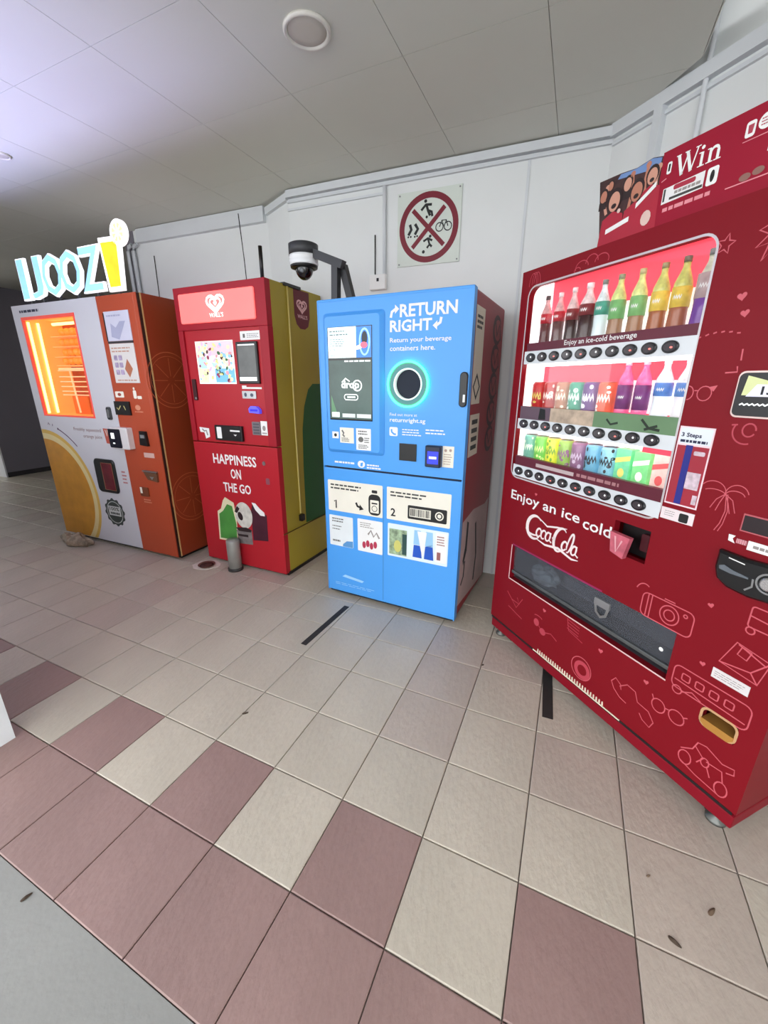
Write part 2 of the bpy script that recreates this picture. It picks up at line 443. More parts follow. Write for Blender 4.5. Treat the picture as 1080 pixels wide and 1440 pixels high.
ce._add(lo+hi, [tuple(reversed(range(n))), tuple(range(n, 2*n))]+[(i, (i+1) % n, n+(i+1) % n, n+i) for i in range(n)])
ceiling = struct('ceiling', ce, mat('ceiling_gap', (104, 100, 94), 0.9), 'ceiling of flat off-white boards with thin joints')
def panel(poly, parent, name='ceiling_panel'):
    q = MB(); n = len(poly)
    q._add([(x, y, CZ) for x, y in poly]+[(x, y, CZ+0.012) for x, y in poly], [tuple(reversed(range(n))), tuple(range(n, 2*n))]+[(i, (i+1) % n, n+(i+1) % n, n+i) for i in range(n)])
    return q.build(name, CEIL, parent)
far = MB()
for iu in range(-22, 7):
    for iv in range(-8, 20):
        a0, a1 = CU0+iu*CP+0.0012, CU0+(iu+1)*CP-0.0012; b0, b1 = CV0+iv*CP+0.0012, CV0+(iv+1)*CP-0.0012
        if b0 < -1.6: continue
        poly = [tuple(gp(x, y).xy) for x, y in ((a0, b0), (a1, b0), (a1, b1), (a0, b1))]
        cen = gp((a0+a1)/2, (b0+b1)/2)
        poly = clip(poly, Vector((1.2, 1.9, 0)), Vector((1.335, 2.2, 0)))
        if poly: poly = clip(poly, Vector((1.335, 2.2, 0)), Vector((1.25, 2.72, 0)))
        if len(poly) < 3: continue
        if cen.dot(W1N) > D1+0.25 and cen.dot(W1U) > -2.4: continue
        if cen.dot(W1N) > D0+0.5 and cen.dot(W1U) > -3.86: continue
        if -8.5 < cen.dot(TU) and cen.length < 5.2 and cen.y > 0.8: panel(poly, ceiling)
        else:
            n = len(poly); far._add([(x, y, CZ) for x, y in poly]+[(x, y, CZ+0.012) for x, y in poly], [tuple(reversed(range(n))), tuple(range(n, 2*n))]+[(i, (i+1) % n, n+(i+1) % n, n+i) for i in range(n)])
o = far.build('ceiling_panel_field', CEIL, ceiling, None, False); o['kind'] = 'stuff'
# upper slab added over the open strip to keep out light from above
us = MB(); us._add([(x, y, z) for z in (3.4, 3.5) for x, y in ((-1.2, -3), (4.2, -3), (4.2, 3.2), (-1.2, 3.2))], [(3, 2, 1, 0), (4, 5, 6, 7), (0, 1, 5, 4), (1, 2, 6, 5), (2, 3, 7, 6), (3, 0, 4, 7)])
struct('ceiling_upper', us, CEIL, 'higher slab added above the gap at the right-hand wall to limit light from above')

def lamp_disc(u, v, r, label):
    e = empty('ceiling_light', tuple(gp(u, v, CZ)), 0, label, 'light')
    q = MB(); q.smooth = True
    q.lathe(0, 0, [(r, 0.0), (r, -0.008), (r*0.93, -0.014), (r*0.84, -0.010), (r*0.82, -0.002)], 40); q.build('rim', mat('lamp_rim', (214, 211, 203), 0.5), e)
    q = MB(); q.lathe(0, 0, [(r*0.82, -0.001), (r*0.80, -0.006), (r*0.5, -0.008), (0.004, -0.0085)], 40); q.build('diffuser', mat('lamp_diffuser', (196, 191, 180), 0.6), e)
    return e
lamp_disc(-1.14, 1.763, 0.093, 'round flush ceiling light, switched off, above the machines')
lamp_disc(-3.36, 1.76, 0.045, 'tiny round ceiling fitting at the far left edge of the lit ceiling')

# trunking and pipes on the walls
def rail(name, P0, P1, n, z0, z1, th, ma, label):
    n = -n.normalized()
    q = MB(); a, b = P0, P1
    q._add([(p.x, p.y, z) for z in (z0, z1) for p in (a+n*th, b+n*th, b, a)], [(3, 2, 1, 0), (4, 5, 6, 7), (0, 1, 5, 4), (1, 2, 6, 5), (2, 3, 7, 6), (3, 0, 4, 7)])
    return struct(name, q, ma, label)
rail('trim_1', w1(-1.95), w1(0.126), W1N, 2.668, 2.712, 0.035, TRUNK, 'white cable trunking under the ceiling behind the round sign')
rail('trim_2', w1(-1.95), w1(0.13), W1N, 2.640, 2.656, 0.018, TRUNK, 'thin conduit under the trunking on the back wall')
rail('trim_3', w1(-1.95), w1(-1.2), W1N, 2.592, 2.606, 0.014, TRUNK, 'thin low conduit left of the round sign')
rail('trim_4', w1(-3.66, D0), w1(-2.27, D0), W1N, 2.61, 2.715, 0.04, TRUNK, 'pale cornice band on the set back wall')
rail('trim_5', w2(-2.045), w2(-0.6), W2N, 2.664, 2.722, 0.035, TRUNK, 'white trunking along the angled right-hand wall')
rail('trim_6', w2(-2.045), w2(-0.6), W2N, 2.628, 2.645, 0.016, TRUNK, 'thin conduit under the right-hand trunking')
rail('trim_7', w2(-1.80), w2(-1.755), W2N, 1.2, 2.664, 0.035, TRUNK, 'vertical trunking on the right-hand wall above the drinks machine')
rail('trim_8', w1(-0.30), w1(-0.285), W1N, 0.0, 2.64, 0.004, TRUNK, 'faint vertical joint cover on the back wall')
rail('trim_9', W0R, W1L, Vector((0.45, 0.9, 0)), 2.655, 2.70, 0.03, TRUNK, 'short trunking across the slanted wall')
def pipe(pts, r, label, ma=TRUNK, cat='pipe', name='conduit_pipe', group=None):
    q = MB(); q.tube(pts, r, 10); o = q.build(name, ma); return tag(o, label, cat, group)
def wp(f, u, z, out, d): 
    p = f(u, d-out); return (p.x, p.y, z)
pipe([wp(w2, -1.575, 3.36, 0.02, D2), wp(w2, -1.575, 1.5, 0.02, D2)], 0.011, 'thin white vertical pipe on the wall above the drinks machine')
pipe([wp(w1, -1.193, 2.64, 0.015, D1), wp(w1, -1.19, 2.12, 0.015, D1)], 0.012, 'white vertical conduit left of the round prohibition sign')
for k, uu in enumerate((-3.735, -3.80)):
    pipe([wp(w1, uu+0.06, 2.60, 0.03, D0), wp(w1, uu+0.015, 2.59, 0.03, D0), wp(w1, uu, 2.55, 0.03, D0), wp(w1, uu, 0.0, 0.03, D0)], 0.018,
         ('bent white pipe nearer the wall on the right of a pair', 'bent white pipe on the left of a pair by the juice glass sign')[k], group='pair of bent wall pipes')
pipe([wp(w1, -3.515, 2.50, 0.006, D0), wp(w1, -3.54, 1.4, 0.006, D0)], 0.003, 'thin dark cable hanging on the wall above the juice machine', BLK, 'cable', 'wall_cable')
pipe([wp(w1, -1.264, 2.37, 0.006, D1), wp(w1, -1.265, 2.04, 0.006, D1)], 0.004, 'thin dark cable running down to the wall socket', BLK, 'cable', 'wall_cable')
e = empty('wall_socket', tuple(w1(-1.235, D1)+Vector((0, 0, 2.03))), A1, 'small white wall socket above the blue recycling machine', 'socket')
q = MB(); q.box(-0.06, 0.06, -0.04, 0, 0.0, 0.095, 0.006); q.build('socket_box', WHT, e)
q = MB(); q.box(-0.004, 0.012, -0.043, -0.039, 0.05, 0.07); q.build('switch', BLK, e)

# ------------------------------------------------------------------ the round prohibition sign
c = w1(-0.888); sg = empty('prohibition_sign', (c.x, c.y, 2.37), A1, 'square sign with a dark red ring and cross over black pictograms', 'sign')
SR = mat('sign_red', (122, 22, 42), 0.5); SB = mat('sign_black', (18, 20, 20), 0.5); SP = mat('sign_board', (214, 222, 214), 0.45, var=0.03)
q = MB(); q.prism(FR, rect(-0.212, 0.212, -0.21, 0.21), 0.0, 0.008); q.build('board', SP, sg)
q = MB(); q.ring(FR, 0, 0, 0.163, 0.198, 0.008, 0.0095, 56); q.build('red_ring', SR, sg)
for t in (45, -45):
    q = MB(); a = R(t); dx, dz = math.cos(a), math.sin(a); L, h = 0.15, 0.013
    q.prism(FR, [(-dx*L+dz*h, -dz*L-dx*h), (dx*L+dz*h, dz*L-dx*h), (dx*L-dz*h, dz*L+dx*h), (-dx*L-dz*h, -dz*L+dx*h)], 0.008, 0.0095+0.0003*(t > 0)); q.build('red_bar', SR, sg)
def strokes(parent, name, ma, pl, d, lines, wd, dots=()):
    q = MB()
    for k, l in enumerate(lines): q.ribbon(pl, l, wd, d+k*0.00003)
    for k, (x, z, r) in enumerate(dots): q.flat(pl, ell(x, z, r, r, 14), d+0.0002)
    return q.build(name, ma, parent)
strokes(sg, 'kicking_figure_pictogram', SB, FR, 0.0088, [[(-0.05, 0.10), (-0.02, 0.128), (0.02, 0.125)], [(-0.015, 0.125), (-0.005, 0.095), (0.01, 0.065)], [(-0.005, 0.095), (0.02, 0.085), (0.025, 0.06)]], 0.015, [(-0.022, 0.148, 0.010), (-0.012, 0.06, 0.008)])
strokes(sg, 'roller_skates_pictogram', SB, FR, 0.0088, [[(-0.125, 0.03), (-0.115, 0.0), (-0.135, -0.03)], [(-0.09, 0.03), (-0.07, 0.0), (-0.09, -0.03)]], 0.018, [(-0.135, -0.04, 0.006), (-0.118, -0.04, 0.006), (-0.09, -0.042, 0.006), (-0.074, -0.04, 0.006)])
q = MB(); q.ribbon(FR, ell(0.075, -0.005, 0.024, 0.024, 20), 0.006, 0.0088, True); q.ribbon(FR, ell(0.13, -0.005, 0.024, 0.024, 20), 0.006, 0.0088, True)
q.ribbon(FR, [(0.075, -0.005), (0.09, 0.03), (0.118, 0.03), (0.13, -0.005)], 0.006, 0.0089); q.ribbon(FR, [(0.09, 0.03), (0.105, -0.005), (0.118, 0.03)], 0.005, 0.009); q.build('bicycle_pictogram', SB, sg)
strokes(sg, 'skateboarder_pictogram', SB, FR, 0.0088, [[(-0.03, -0.075), (0.0, -0.06), (0.03, -0.075)], [(0.0, -0.06), (0.012, -0.095), (-0.005, -0.115)], [(0.012, -0.095), (0.028, -0.11)]], 0.013, [(0.015, -0.05, 0.009), (-0.028, -0.135, 0.010)])
for x in (-0.198, 0.198):
    for z in (-0.196, 0.196):
        q = MB(); q.prism(FR, ell(x, z, 0.005, 0.005, 10), 0.008, 0.011); q.build('screw', GRY, sg)

# ------------------------------------------------------------------ blue recycling machine
RW, RD, RH = 0.909, 0.74, 1.853
ret = machine_frame('recycling_machine', -0.386, 2.552, -0.468, 'bright blue bottle recycling machine with a glowing green round opening', 'recycling machine')
BLUE = mat('blue_paint', (74, 158, 236), 0.42, var=0.03, scale=1.5, coat=0.1)
REDS = mat('red_vinyl_side', (150, 26, 38), 0.45, var=0.06, scale=2.5)
q = MB(); q.box(0.008, RW-0.004, 0.045, RD, 0.03, RH-0.004, 0.012); q.build('body', REDS, ret)
q = MB(); q.box(0.02, RW-0.02, 0.06, RD-0.03, 0.0, 0.04); q.build('plinth', BLK, ret)
q = MB(); q.box(0.012, RW-0.012, 0.012, 0.05, 0.022, RH-0.02); q.build('door_gap', mat('dark_seam', (14, 26, 44), 0.7), ret)
updoor = MB()
HX, HZ, HR = 0.577, 1.401, 0.082
# upper door with a square cut-out round the opening, closed by a ring plate
updoor.grid([0.004, HX-0.10, HX+0.10, RW-0.004], [0.908, HZ-0.10, HZ+0.10, RH-0.010], lambda x, z: not (abs(x-HX) < 0.1 and abs(z-HZ) < 0.1), 0.002, 0.044)
up = updoor.build('upper_door', BLUE, ret)
q = MB(); n = 40; outer = []
for i in range(n):
    t = 2*math.pi*i/n; c_, s_ = math.cos(t), math.sin(t); k = 0.1/max(abs(c_), abs(s_)); outer.append((HX+c_*k, HZ+s_*k))
inner = ell(HX, HZ, HR, HR, n)
q._add([FR(x, z, -0.002) for x, z in outer]+[FR(x, z, -0.002) for x, z in inner], [(i, (i+1) % n, n+(i+1) % n, n+i) for i in range(n)])
q._add([FR(x, z, -0.002) for x, z in inner]+[FR(x, z, -0.16) for x, z in inner], [(i, (i+1) % n, n+(i+1) % n, n+i) for i in range(n)]); q.cur = 1
q._add([FR(x, z, -0.16) for x, z in inner], [tuple(range(n))]); q.build('opening_surround', [BLUE, BLK], up)
q = MB(); q.lathe(0, 0, [(HR-0.001, -0.012), (HR-0.001, 0.10), (HR-0.004, 0.10), (HR-0.004, -0.012)], 40)
o = q.build('opening_tunnel', BLK, up); o.rotation_euler = (R(90), 0, 0); o.location = (HX, 0.10, HZ)
q = MB(); q.ring(FR, HX, HZ, HR-0.006, HR+0.001, -0.03, 0.012, 44); q.build('inner_white_ring', mat('white_ring', (226, 246, 240), 0.3, emit=0.5), up)
q = MB(); q.ring(FR, HX, HZ, HR+0.001, HR+0.028, -0.001, 0.008, 44); q.build('grey_green_ring', mat('ring_plate', (74, 134, 140), 0.4), up)
q = MB(); q.ring(FR, HX, HZ, HR+0.0285, HR+0.040, -0.001, 0.014, 44); q.build('glowing_green_ring', mat('green_led', (64, 255, 140), 0.4, emit=3.0), up)
for dx in (-0.02, 0.012):
    q = MB(); q.ribbon(FR, ell(HX+dx, HZ, 0.03, 0.058, 14, 120, 240), 0.008, -0.075); q.build('rubber_flap', DGR, up)
lod = MB(); lod.box(0.004, RW-0.004, 0.002, 0.044, 0.035, 0.896, 0.006); ld = lod.build('lower_door', BLUE, ret)
q = MB(); q.box(0.0, RW, 0.0, 0.05, RH-0.016, RH, 0.006); q.build('top_cap', BLUE, ret)
for x0, x1 in ((-0.001, 0.006), (RW-0.006, RW+0.001)):
    q = MB(); q.box(x0, x1, 0.0, 0.05, 0.03, RH-0.004, 0.002); q.build('edge_strip', BLUE, ret)
q = MB(); q.flat(FR, rect(0.426, 0.4285, 0.05, 0.80), 0.0004-0.002); q.build('centre_joint', mat('blue_joint', (40, 96, 160), 0.6), ld)
q = MB(); q.prism(FR, rr(0.042, 0.432, 1.0, 1.78, 0.02, 4), -0.002, 0.022, 0.020); pan = q.build('screen_bezel', BLUE, ret)
q = MB(); q.prism(FR, rect(0.080, 0.368, 1.197, 1.704), 0.021, 0.024); scr = q.build('touch_screen', mat('screen_black', (10, 12, 14), 0.15), ret)
q = MB(); q.flat(FR, rect(0.084, 0.268, 1.542, 1.702), 0.0246); q.build('notice_page', mat('screen_white', (226, 248, 246), 0.3, emit=0.75), scr)
q = MB(); bars(q, FR, 0.095, 0.22, 1.655, 1.69, 2, 0.025, 0.4); bars(q, FR, 0.095, 0.2, 1.60, 1.645, 4, 0.025, 0.35); q.ribbon(FR, rect(0.098, 0.128, 1.555, 1.587), 0.004, 0.025, True); q.build('small_print', mat('grey_print', (120, 138, 140), 0.5, emit=0.2), scr)
q = MB(); q.flat(FR, rect(0.268, 0.364, 1.542, 1.70), 0.0246); q.build('picture_field', mat('screen_blue', (54, 122, 216), 0.3, emit=0.6), scr)
q = MB(); q.ribbon(FR, ell(0.322, 1.622, 0.03, 0.066, 24), 0.010, 0.0249, True); q.build('pictured_slot_rim', mat('screen_lightblue', (150, 210, 245), 0.3, emit=0.6), scr)
q = MB(); q.flat(FR, ell(0.322, 1.642, 0.018, 0.034, 20), 0.0249); q.build('pictured_slot', mat('screen_dark', (12, 24, 30), 0.3), scr)
q = MB(); q.flat(FR, ell(0.318, 1.606, 0.022, 0.016, 18), 0.0252); q.build('pictured_can', mat('screen_pink', (245, 96, 120), 0.3, emit=0.6), scr)
q = MB(); q.flat(FR, ell(0.287, 1.596, 0.026, 0.011, 18, tilt=15), 0.0251); q.build('pictured_hand', mat('screen_pale', (248, 226, 226), 0.3, emit=0.7), scr)
q = MB(); q.flat(FR, rect(0.084, 0.364, 1.205, 1.530), 0.0246); q.build('start_page', mat('screen_greygreen', (62, 82, 76), 0.25, emit=0.55, var=0.25, scale=5), scr)
q = MB(); q.flat(FR, [(0.094, 1.232), (0.132, 1.232), (0.094, 1.34)], 0.0248); q.build('leaf_graphic', mat('screen_green', (84, 128, 92), 0.3, emit=0.5), scr)
q = MB(); bars(q, FR, 0.19, 0.36, 1.517, 1.531, 1, 0.0249, 0.6, 0.0); q.build('header_line', mat('screen_text', (220, 226, 224), 0.3, emit=0.6), scr)
SCW = mat('screen_glow_white', (236, 240, 238), 0.3, emit=0.8)
q = MB(); text(q, FR, 'drop', 0.165, 0.285, 1.365, 1.42, 0.025, 0.03); q.ribbon(FR, ell(0.272, 1.393, 0.028, 0.028, 22), 0.007, 0.0251, True); q.ribbon(FR, [(0.17, 1.41), (0.195, 1.432), (0.222, 1.415)], 0.007, 0.0251); q.build('screen_logo', SCW, scr)
q = MB(); q.ribbon(FR, rr(0.185, 0.275, 1.314, 1.344, 0.014, 5), 0.005, 0.025, True); bars(q, FR, 0.205, 0.258, 1.323, 1.336, 1, 0.025, 0.7, 0); q.build('screen_button', SCW, scr)
for x0, x1 in ((0.095, 0.148), (0.168, 0.256), (0.266, 0.36)):
    q = MB(); q.flat(FR, rect(x0, x1, 1.214, 1.236 if x0 > 0.1 else 1.242), 0.025); q.build('screen_tab', SCW if x0 < 0.1 else mat('screen_tab_grey', (196, 204, 202), 0.3, emit=0.5), scr)
# bezel stickers
q = MB(); q.flat(FR, rect(0.090, 0.136, 1.087, 1.127), 0.0226); s1 = q.build('sticker', WHT, ret)
q = MB(); q.flat(FR, ell(0.113, 1.107, 0.010, 0.010, 14), 0.023); q.build('sticker_dot', BLK, s1)
q = MB(); q.flat(FR, rect(0.145, 0.242, 1.063, 1.154), 0.0226); s1 = q.build('sticker', CREAM, ret)
q = MB(); q.ribbon(FR, [(0.16, 1.138), (0.172, 1.122), (0.166, 1.11), (0.178, 1.1)], 0.01, 0.023); bars(q, FR, 0.156, 0.215, 1.07, 1.096, 3, 0.023); q.build('sticker_print', mat('print_grey', (104, 104, 100), 0.6), s1)
q = MB(); q.flat(FR, rect(0.258, 0.357, 1.028, 1.154), 0.0226); s1 = q.build('sticker', WHT, ret)
q = MB(); q.flat(FR, ell(0.29, 1.09, 0.018, 0.016, 16), 0.023); bars(q, FR, 0.272, 0.345, 1.115, 1.145, 2, 0.023); bars(q, FR, 0.312, 0.347, 1.07, 1.105, 3, 0.023); bars(q, FR, 0.272, 0.345, 1.035, 1.062, 3, 0.023); q.build('sticker_print', MATS['print_grey'], s1)
# lettering
def lett(parent, s_, x0, x1, z0, z1, d=0.0012, ma=WHT, bold=0.0, shear=0.0, name='lettering', pl=FR, curve=None):
    q = MB(); text(q, pl, s_, x0, x1, z0, z1, d, bold, shear, curve); return q.build(name, ma, parent)
D_ = -0.001
lett(up, 'RETURN', 0.520, 0.830, 1.733, 1.795, D_, bold=0.028)
lett(up, 'RIGHT', 0.463, 0.700, 1.664, 1.722, D_, bold=0.028)
q = MB(); q.ribbon(FR, [(0.468, 1.735), (0.474, 1.762), (0.495, 1.774)], 0.014, D_); q.flat(FR, [(0.492, 1.796), (0.492, 1.752), (0.516, 1.774)], D_); q.build('return_arrow', WHT, up)
q = MB(); q.ribbon(FR, [(0.748, 1.722), (0.744, 1.698), (0.724, 1.686)], 0.014, D_); q.flat(FR, [(0.728, 1.708), (0.704, 1.686), (0.728, 1.664)], D_); q.build('return_arrow', WHT, up)
lett(up, 'Return your beverage', 0.464, 0.806, 1.606, 1.636, D_, bold=0.012)
lett(up, 'containers here.', 0.464, 0.722, 1.571, 1.597, D_, bold=0.012)
lett(up, 'Find out more at', 0.467, 0.632, 1.232, 1.248, D_)
lett(up, 'returnright.sg', 0.467, 0.682, 1.192, 1.222, D_, bold=0.012)
q = MB(); q.flat(FR, rr(0.465, 0.517, 1.120, 1.170, 0.008), D_); t_ = q.build('phone_icon', WHT, up)
q = MB(); q.ribbon(FR, [(0.478, 1.158), (0.480, 1.142), (0.494, 1.131), (0.506, 1.130)], 0.010, D_+0.0005); q.build('handset_print', BLUE, t_)
q = MB(); bars(q, FR, 0.545, 0.668, 1.124, 1.166, 3, D_, 0.4); bars(q, FR, 0.685, 0.825, 1.138, 1.172, 2, D_, 0.4); q.build('small_print', WHT, up)
q = MB(); bars(q, FR, 0.085, 0.228, 0.930, 0.946, 1, D_, 0.7, 0); bars(q, FR, 0.315, 0.42, 0.912, 0.945, 2, D_, 0.55); q.flat(FR, ell(0.277, 0.938, 0.026, 0.022, 22), D_); pw = q.build('maker_print', WHT, up)
q = MB(); q.flat(FR, [(0.27, 0.925), (0.285, 0.925), (0.289, 0.95), (0.272, 0.945)], D_+0.0004); q.build('maker_mark', BLUE, pw)
q = MB(); q.prism(FR, rr(0.864, 0.905, 1.290, 1.462, 0.02, 6), -0.002, 0.012, 0.004); hd = q.build('door_handle', BLK, ret)
q = MB(); q.prism(FR, rect(0.886, 0.897, 1.315, 1.352), 0.011, 0.014); q.build('keyhole_plate', STEEL, hd)
q = MB(); q.prism(FR, rect(0.530, 0.635, 0.985, 1.082), -0.002, 0.003); q.build('receipt_slot', BLK, ret)
q = MB(); q.prism(FR, rr(0.697, 0.786, 0.966, 1.084, 0.006), -0.002, 0.03, 0.006); tm_ = q.build('payment_terminal', mat('navy_plastic', (24, 30, 58), 0.35), ret)
q = MB(); q.flat(FR, rect(0.712, 0.774, 0.986, 1.054), 0.0305); q.build('terminal_screen', mat('terminal_blue', (40, 52, 235), 0.3, emit=0.9), tm_)
q = MB(); bars(q, FR, 0.722, 0.764, 1.012, 1.028, 1, 0.031, 0.8, 0); q.build('terminal_text', SCW, tm_)
q = MB(); q.flat(FR, rect(0.788, 0.852, 0.968, 1.084), D_); s1 = q.build('sticker', CREAM, ret)
q = MB(); q.flat(FR, ell(0.805, 1.06, 0.008, 0.008, 10), D_+0.0005); q.flat(FR, ell(0.832, 1.062, 0.008, 0.008, 10), D_+0.0005); bars(q, FR, 0.796, 0.845, 0.98, 1.045, 5, D_+0.0005, 0.35); q.build('sticker_print', mat('print_faint', (176, 150, 140), 0.6), s1)
# lower posters
def poster(x0, x1, z0, z1, ma=CREAM, parent=ld, d=-0.0005, name='poster'):
    q = MB(); q.prism(FR, rr(x0, x1, z0, z1, 0.006, 3), -0.0019, d); return q.build(name, ma, parent)
PD = 0.0004
p1 = poster(0.027, 0.422, 0.615, 0.819, parent=ret)
q = MB(); bars(q, FR, 0.048, 0.28, 0.757, 0.80, 2, PD, 0.45); q.build('poster_text', mat('print_dark', (60, 60, 58), 0.6), p1)
DK = mat('print_black', (22, 22, 22), 0.6)
q = MB(); q.ribbon(FR, [(0.071, 0.678), (0.086, 0.689), (0.086, 0.634)], 0.009, PD); q.build('numeral', DK, p1)
q = MB(); q.flat(FR, rr(0.325, 0.409, 0.625, 0.758, 0.03, 5), PD); q.flat(FR, rr(0.348, 0.386, 0.766, 0.785, 0.006), PD); bt = q.build('bottle_pictogram', DK, p1)
q = MB(); q.flat(FR, rr(0.337, 0.397, 0.640, 0.722, 0.006), PD+0.0004); q.build('bottle_label_print', CREAM, bt)
q = MB(); q.ribbon(FR, ell(0.367, 0.668, 0.018, 0.018, 18), 0.004, PD+0.0008, True); q.flat(FR, rect(0.347, 0.387, 0.697, 0.706), PD+0.0008); q.build('bottle_label_mark', DK, bt)
q = MB(); q.ribbon(FR, [(0.235, 0.69), (0.245, 0.668), (0.27, 0.66)], 0.014, PD); q.flat(FR, [(0.262, 0.682), (0.29, 0.652), (0.258, 0.642)], PD); q.build('pointing_arrow', DK, p1)
p2 = poster(0.451, 0.852, 0.617, 0.819, parent=ret)
q = MB(); bars(q, FR, 0.475, 0.71, 0.76, 0.80, 2, PD, 0.45); q.build('poster_text', MATS['print_dark'], p2)
lett(p2, '2', 0.478, 0.51, 0.640, 0.69, PD, DK, 0.02, name='numeral')
q = MB(); q.flat(FR, rr(0.59, 0.832, 0.640, 0.724, 0.008), PD); bc = q.build('barcode_label', DK, p2)
q = MB(); q.flat(FR, rect(0.602, 0.735, 0.655, 0.708), PD+0.0004); q.build('barcode_field', CREAM, bc)
q = MB()
x = 0.607
while x < 0.728:
    wv = random.choice((0.003, 0.004, 0.007)); q.flat(FR, rect(x, x+wv, 0.66, 0.704), PD+0.0008); x += wv+random.choice((0.003, 0.005))
q.build('barcode_lines', MATS['print_dark'], bc)
q = MB(); q.ring(FR, 0.787, 0.682, 0.019, 0.026, PD+0.0002, PD+0.0006, 24); q.flat(FR, ell(0.787, 0.682, 0.012, 0.012, 14), PD+0.0006); q.build('deposit_mark', CREAM, bc)
p3 = poster(0.028, 0.208, 0.372, 0.583, mat('poster_pale', (226, 232, 234), 0.5), parent=ret)
q = MB(); bars(q, FR, 0.05, 0.16, 0.535, 0.57, 2, PD, 0.45); bars(q, FR, 0.05, 0.13, 0.48, 0.52, 2, PD, 0.3); bars(q, FR, 0.05, 0.12, 0.40, 0.415, 1, PD, 0.8); q.build('poster_text', MATS['print_grey'], p3)
q = MB(); q.flat(FR, [(0.128, 0.374), (0.206, 0.374), (0.206, 0.42), (0.16, 0.415), (0.13, 0.39)], PD); q.build('sea_picture', mat('print_blue', (90, 150, 205), 0.5), p3)
p4 = poster(0.243, 0.422, 0.368, 0.588, WHT, parent=ret)
q = MB(); bars(q, FR, 0.262, 0.36, 0.53, 0.57, 3, PD, 0.35); q.ribbon(FR, [(0.32, 0.49), (0.34, 0.52), (0.36, 0.48), (0.38, 0.51), (0.40, 0.475)], 0.012, PD); q.build('poster_text', mat('print_taupe', (150, 142, 138), 0.6), p4)
for k in range(4):
    q = MB(); q.flat(FR, ell(0.29+k*0.027, 0.415+0.012*(k % 2), 0.013, 0.024, 14), PD); q.build('can_picture', mat('print_crimson', (178, 48, 76), 0.5), p4)
p5 = poster(0.459, 0.848, 0.378, 0.592, mat('poster_ice', (222, 236, 244), 0.5), parent=ret)
q = MB(); q.flat(FR, rect(0.470, 0.588, 0.392, 0.56), PD); q.build('bottle_photo', mat('print_leafy', (150, 172, 140), 0.5, var=0.5, scale=38), p5)
q = MB(); q.flat(FR, rect(0.558, 0.588, 0.40, 0.535), PD+0.0004); q.build('photo_edge', mat('print_teal', (40, 74, 70), 0.5), p5)
q = MB(); q.flat(FR, ell(0.527, 0.45, 0.025, 0.04, 16), PD+0.0004); q.build('yellow_picture', mat('print_yellow', (204, 200, 110), 0.5), p5)
for x0 in (0.628, 0.702):
    q = MB(); q.flat(FR, [(x0, 0.40), (x0+0.06, 0.40), (x0+0.052, 0.48 if x0 < 0.7 else 0.50), (x0+0.006, 0.48)], PD); q.build('blue_cup_picture', mat('print_royal', (22, 84, 190), 0.5), p5)
    q = MB(); q.flat(FR, [(x0+0.004, 0.483), (x0+0.054, 0.483), (x0+0.05, 0.575), (x0+0.008, 0.575)], PD); q.build('pale_cup_picture', mat('print_sky', (150, 200, 236), 0.5), p5)
q = MB(); q.flat(FR, [(0.655, 0.57), (0.715, 0.57), (0.70, 0.42), (0.688, 0.42)], PD+0.0004); q.build('white_spout_picture', WHT, p5)
q = MB(); q.flat(FR, rect(0.772, 0.84, 0.395, 0.582), PD); nb = q.build('notice_box', WHT, p5)
q = MB(); bars(q, FR, 0.78, 0.832, 0.50, 0.565, 4, PD+0.0004, 0.4); q.flat(FR, rect(0.782, 0.805, 0.41, 0.46), PD+0.0004); q.build('notice_text', mat('print_redgrey', (150, 92, 92), 0.6), nb)
q = MB(); q.flat(FR, [(0.115, 0.150), (0.27, 0.135), (0.285, 0.15), (0.14, 0.168)], -0.0014); bars(q, FR, 0.06, 0.38, 0.082, 0.105, 2, -0.0014, 0.3); q.build('maker_print', mat('pale_blue_print', (158, 206, 245), 0.5), ld)
# right-hand side graphics
SD = SIDE(RW-0.004)
CRS = mat('side_sticker', (226, 214, 194), 0.55, var=0.06)
q = MB(); q.flat(SD, rect(0.075, 0.25, 1.30, 1.78), 0.0008); s1 = q.build('side_sticker', CRS, ret)
q = MB(); bars(q, SD, 0.10, 0.225, 1.67, 1.745, 3, 0.0012, 0.55); q.ribbon(SD, [(0.10, 1.39), (0.16, 1.45), (0.225, 1.39), (0.16, 1.33)], 0.022, 0.0012, True); q.build('sticker_print', DK, s1)
q = MB(); q.flat(SD, rect(0.08, 0.276, 1.015, 1.245), 0.0008); s1 = q.build('side_sticker', CRS, ret)
q = MB()
for k in range(4): q.flat(SD, rect(0.12, 0.24, 1.05+k*0.047, 1.075+k*0.047), 0.0012)
q.build('sticker_print', MATS['print_dark'], s1)
DKR = mat('dark_red_script', (66, 10, 20), 0.5)
q = MB()
for z in (1.02, 1.18, 1.34, 1.50, 1.66):
    q.ribbon(SD, ell(0.57, z+0.05, 0.10, 0.07, 22, 40, 330), [0.008+0.03*math.sin(math.pi*i/22) for i in range(23)], 0.0008)
    q.ribbon(SD, [(0.50, z+0.10), (0.56, z+0.02), (0.62, z+0.09), (0.67, z)], 0.022, 0.001)
q.build('swirl_script', DKR, ret)
q = MB(); q.flat(SD, [(0.05, 0.10), (0.70, 0.04), (0.70, 0.64), (0.60, 0.62), (0.30, 0.66), (0.07, 0.64)], 0.0008); mu = q.build('pale_mural', mat('mural_pink', (196, 168, 164), 0.6, var=0.12, scale=5), ret)
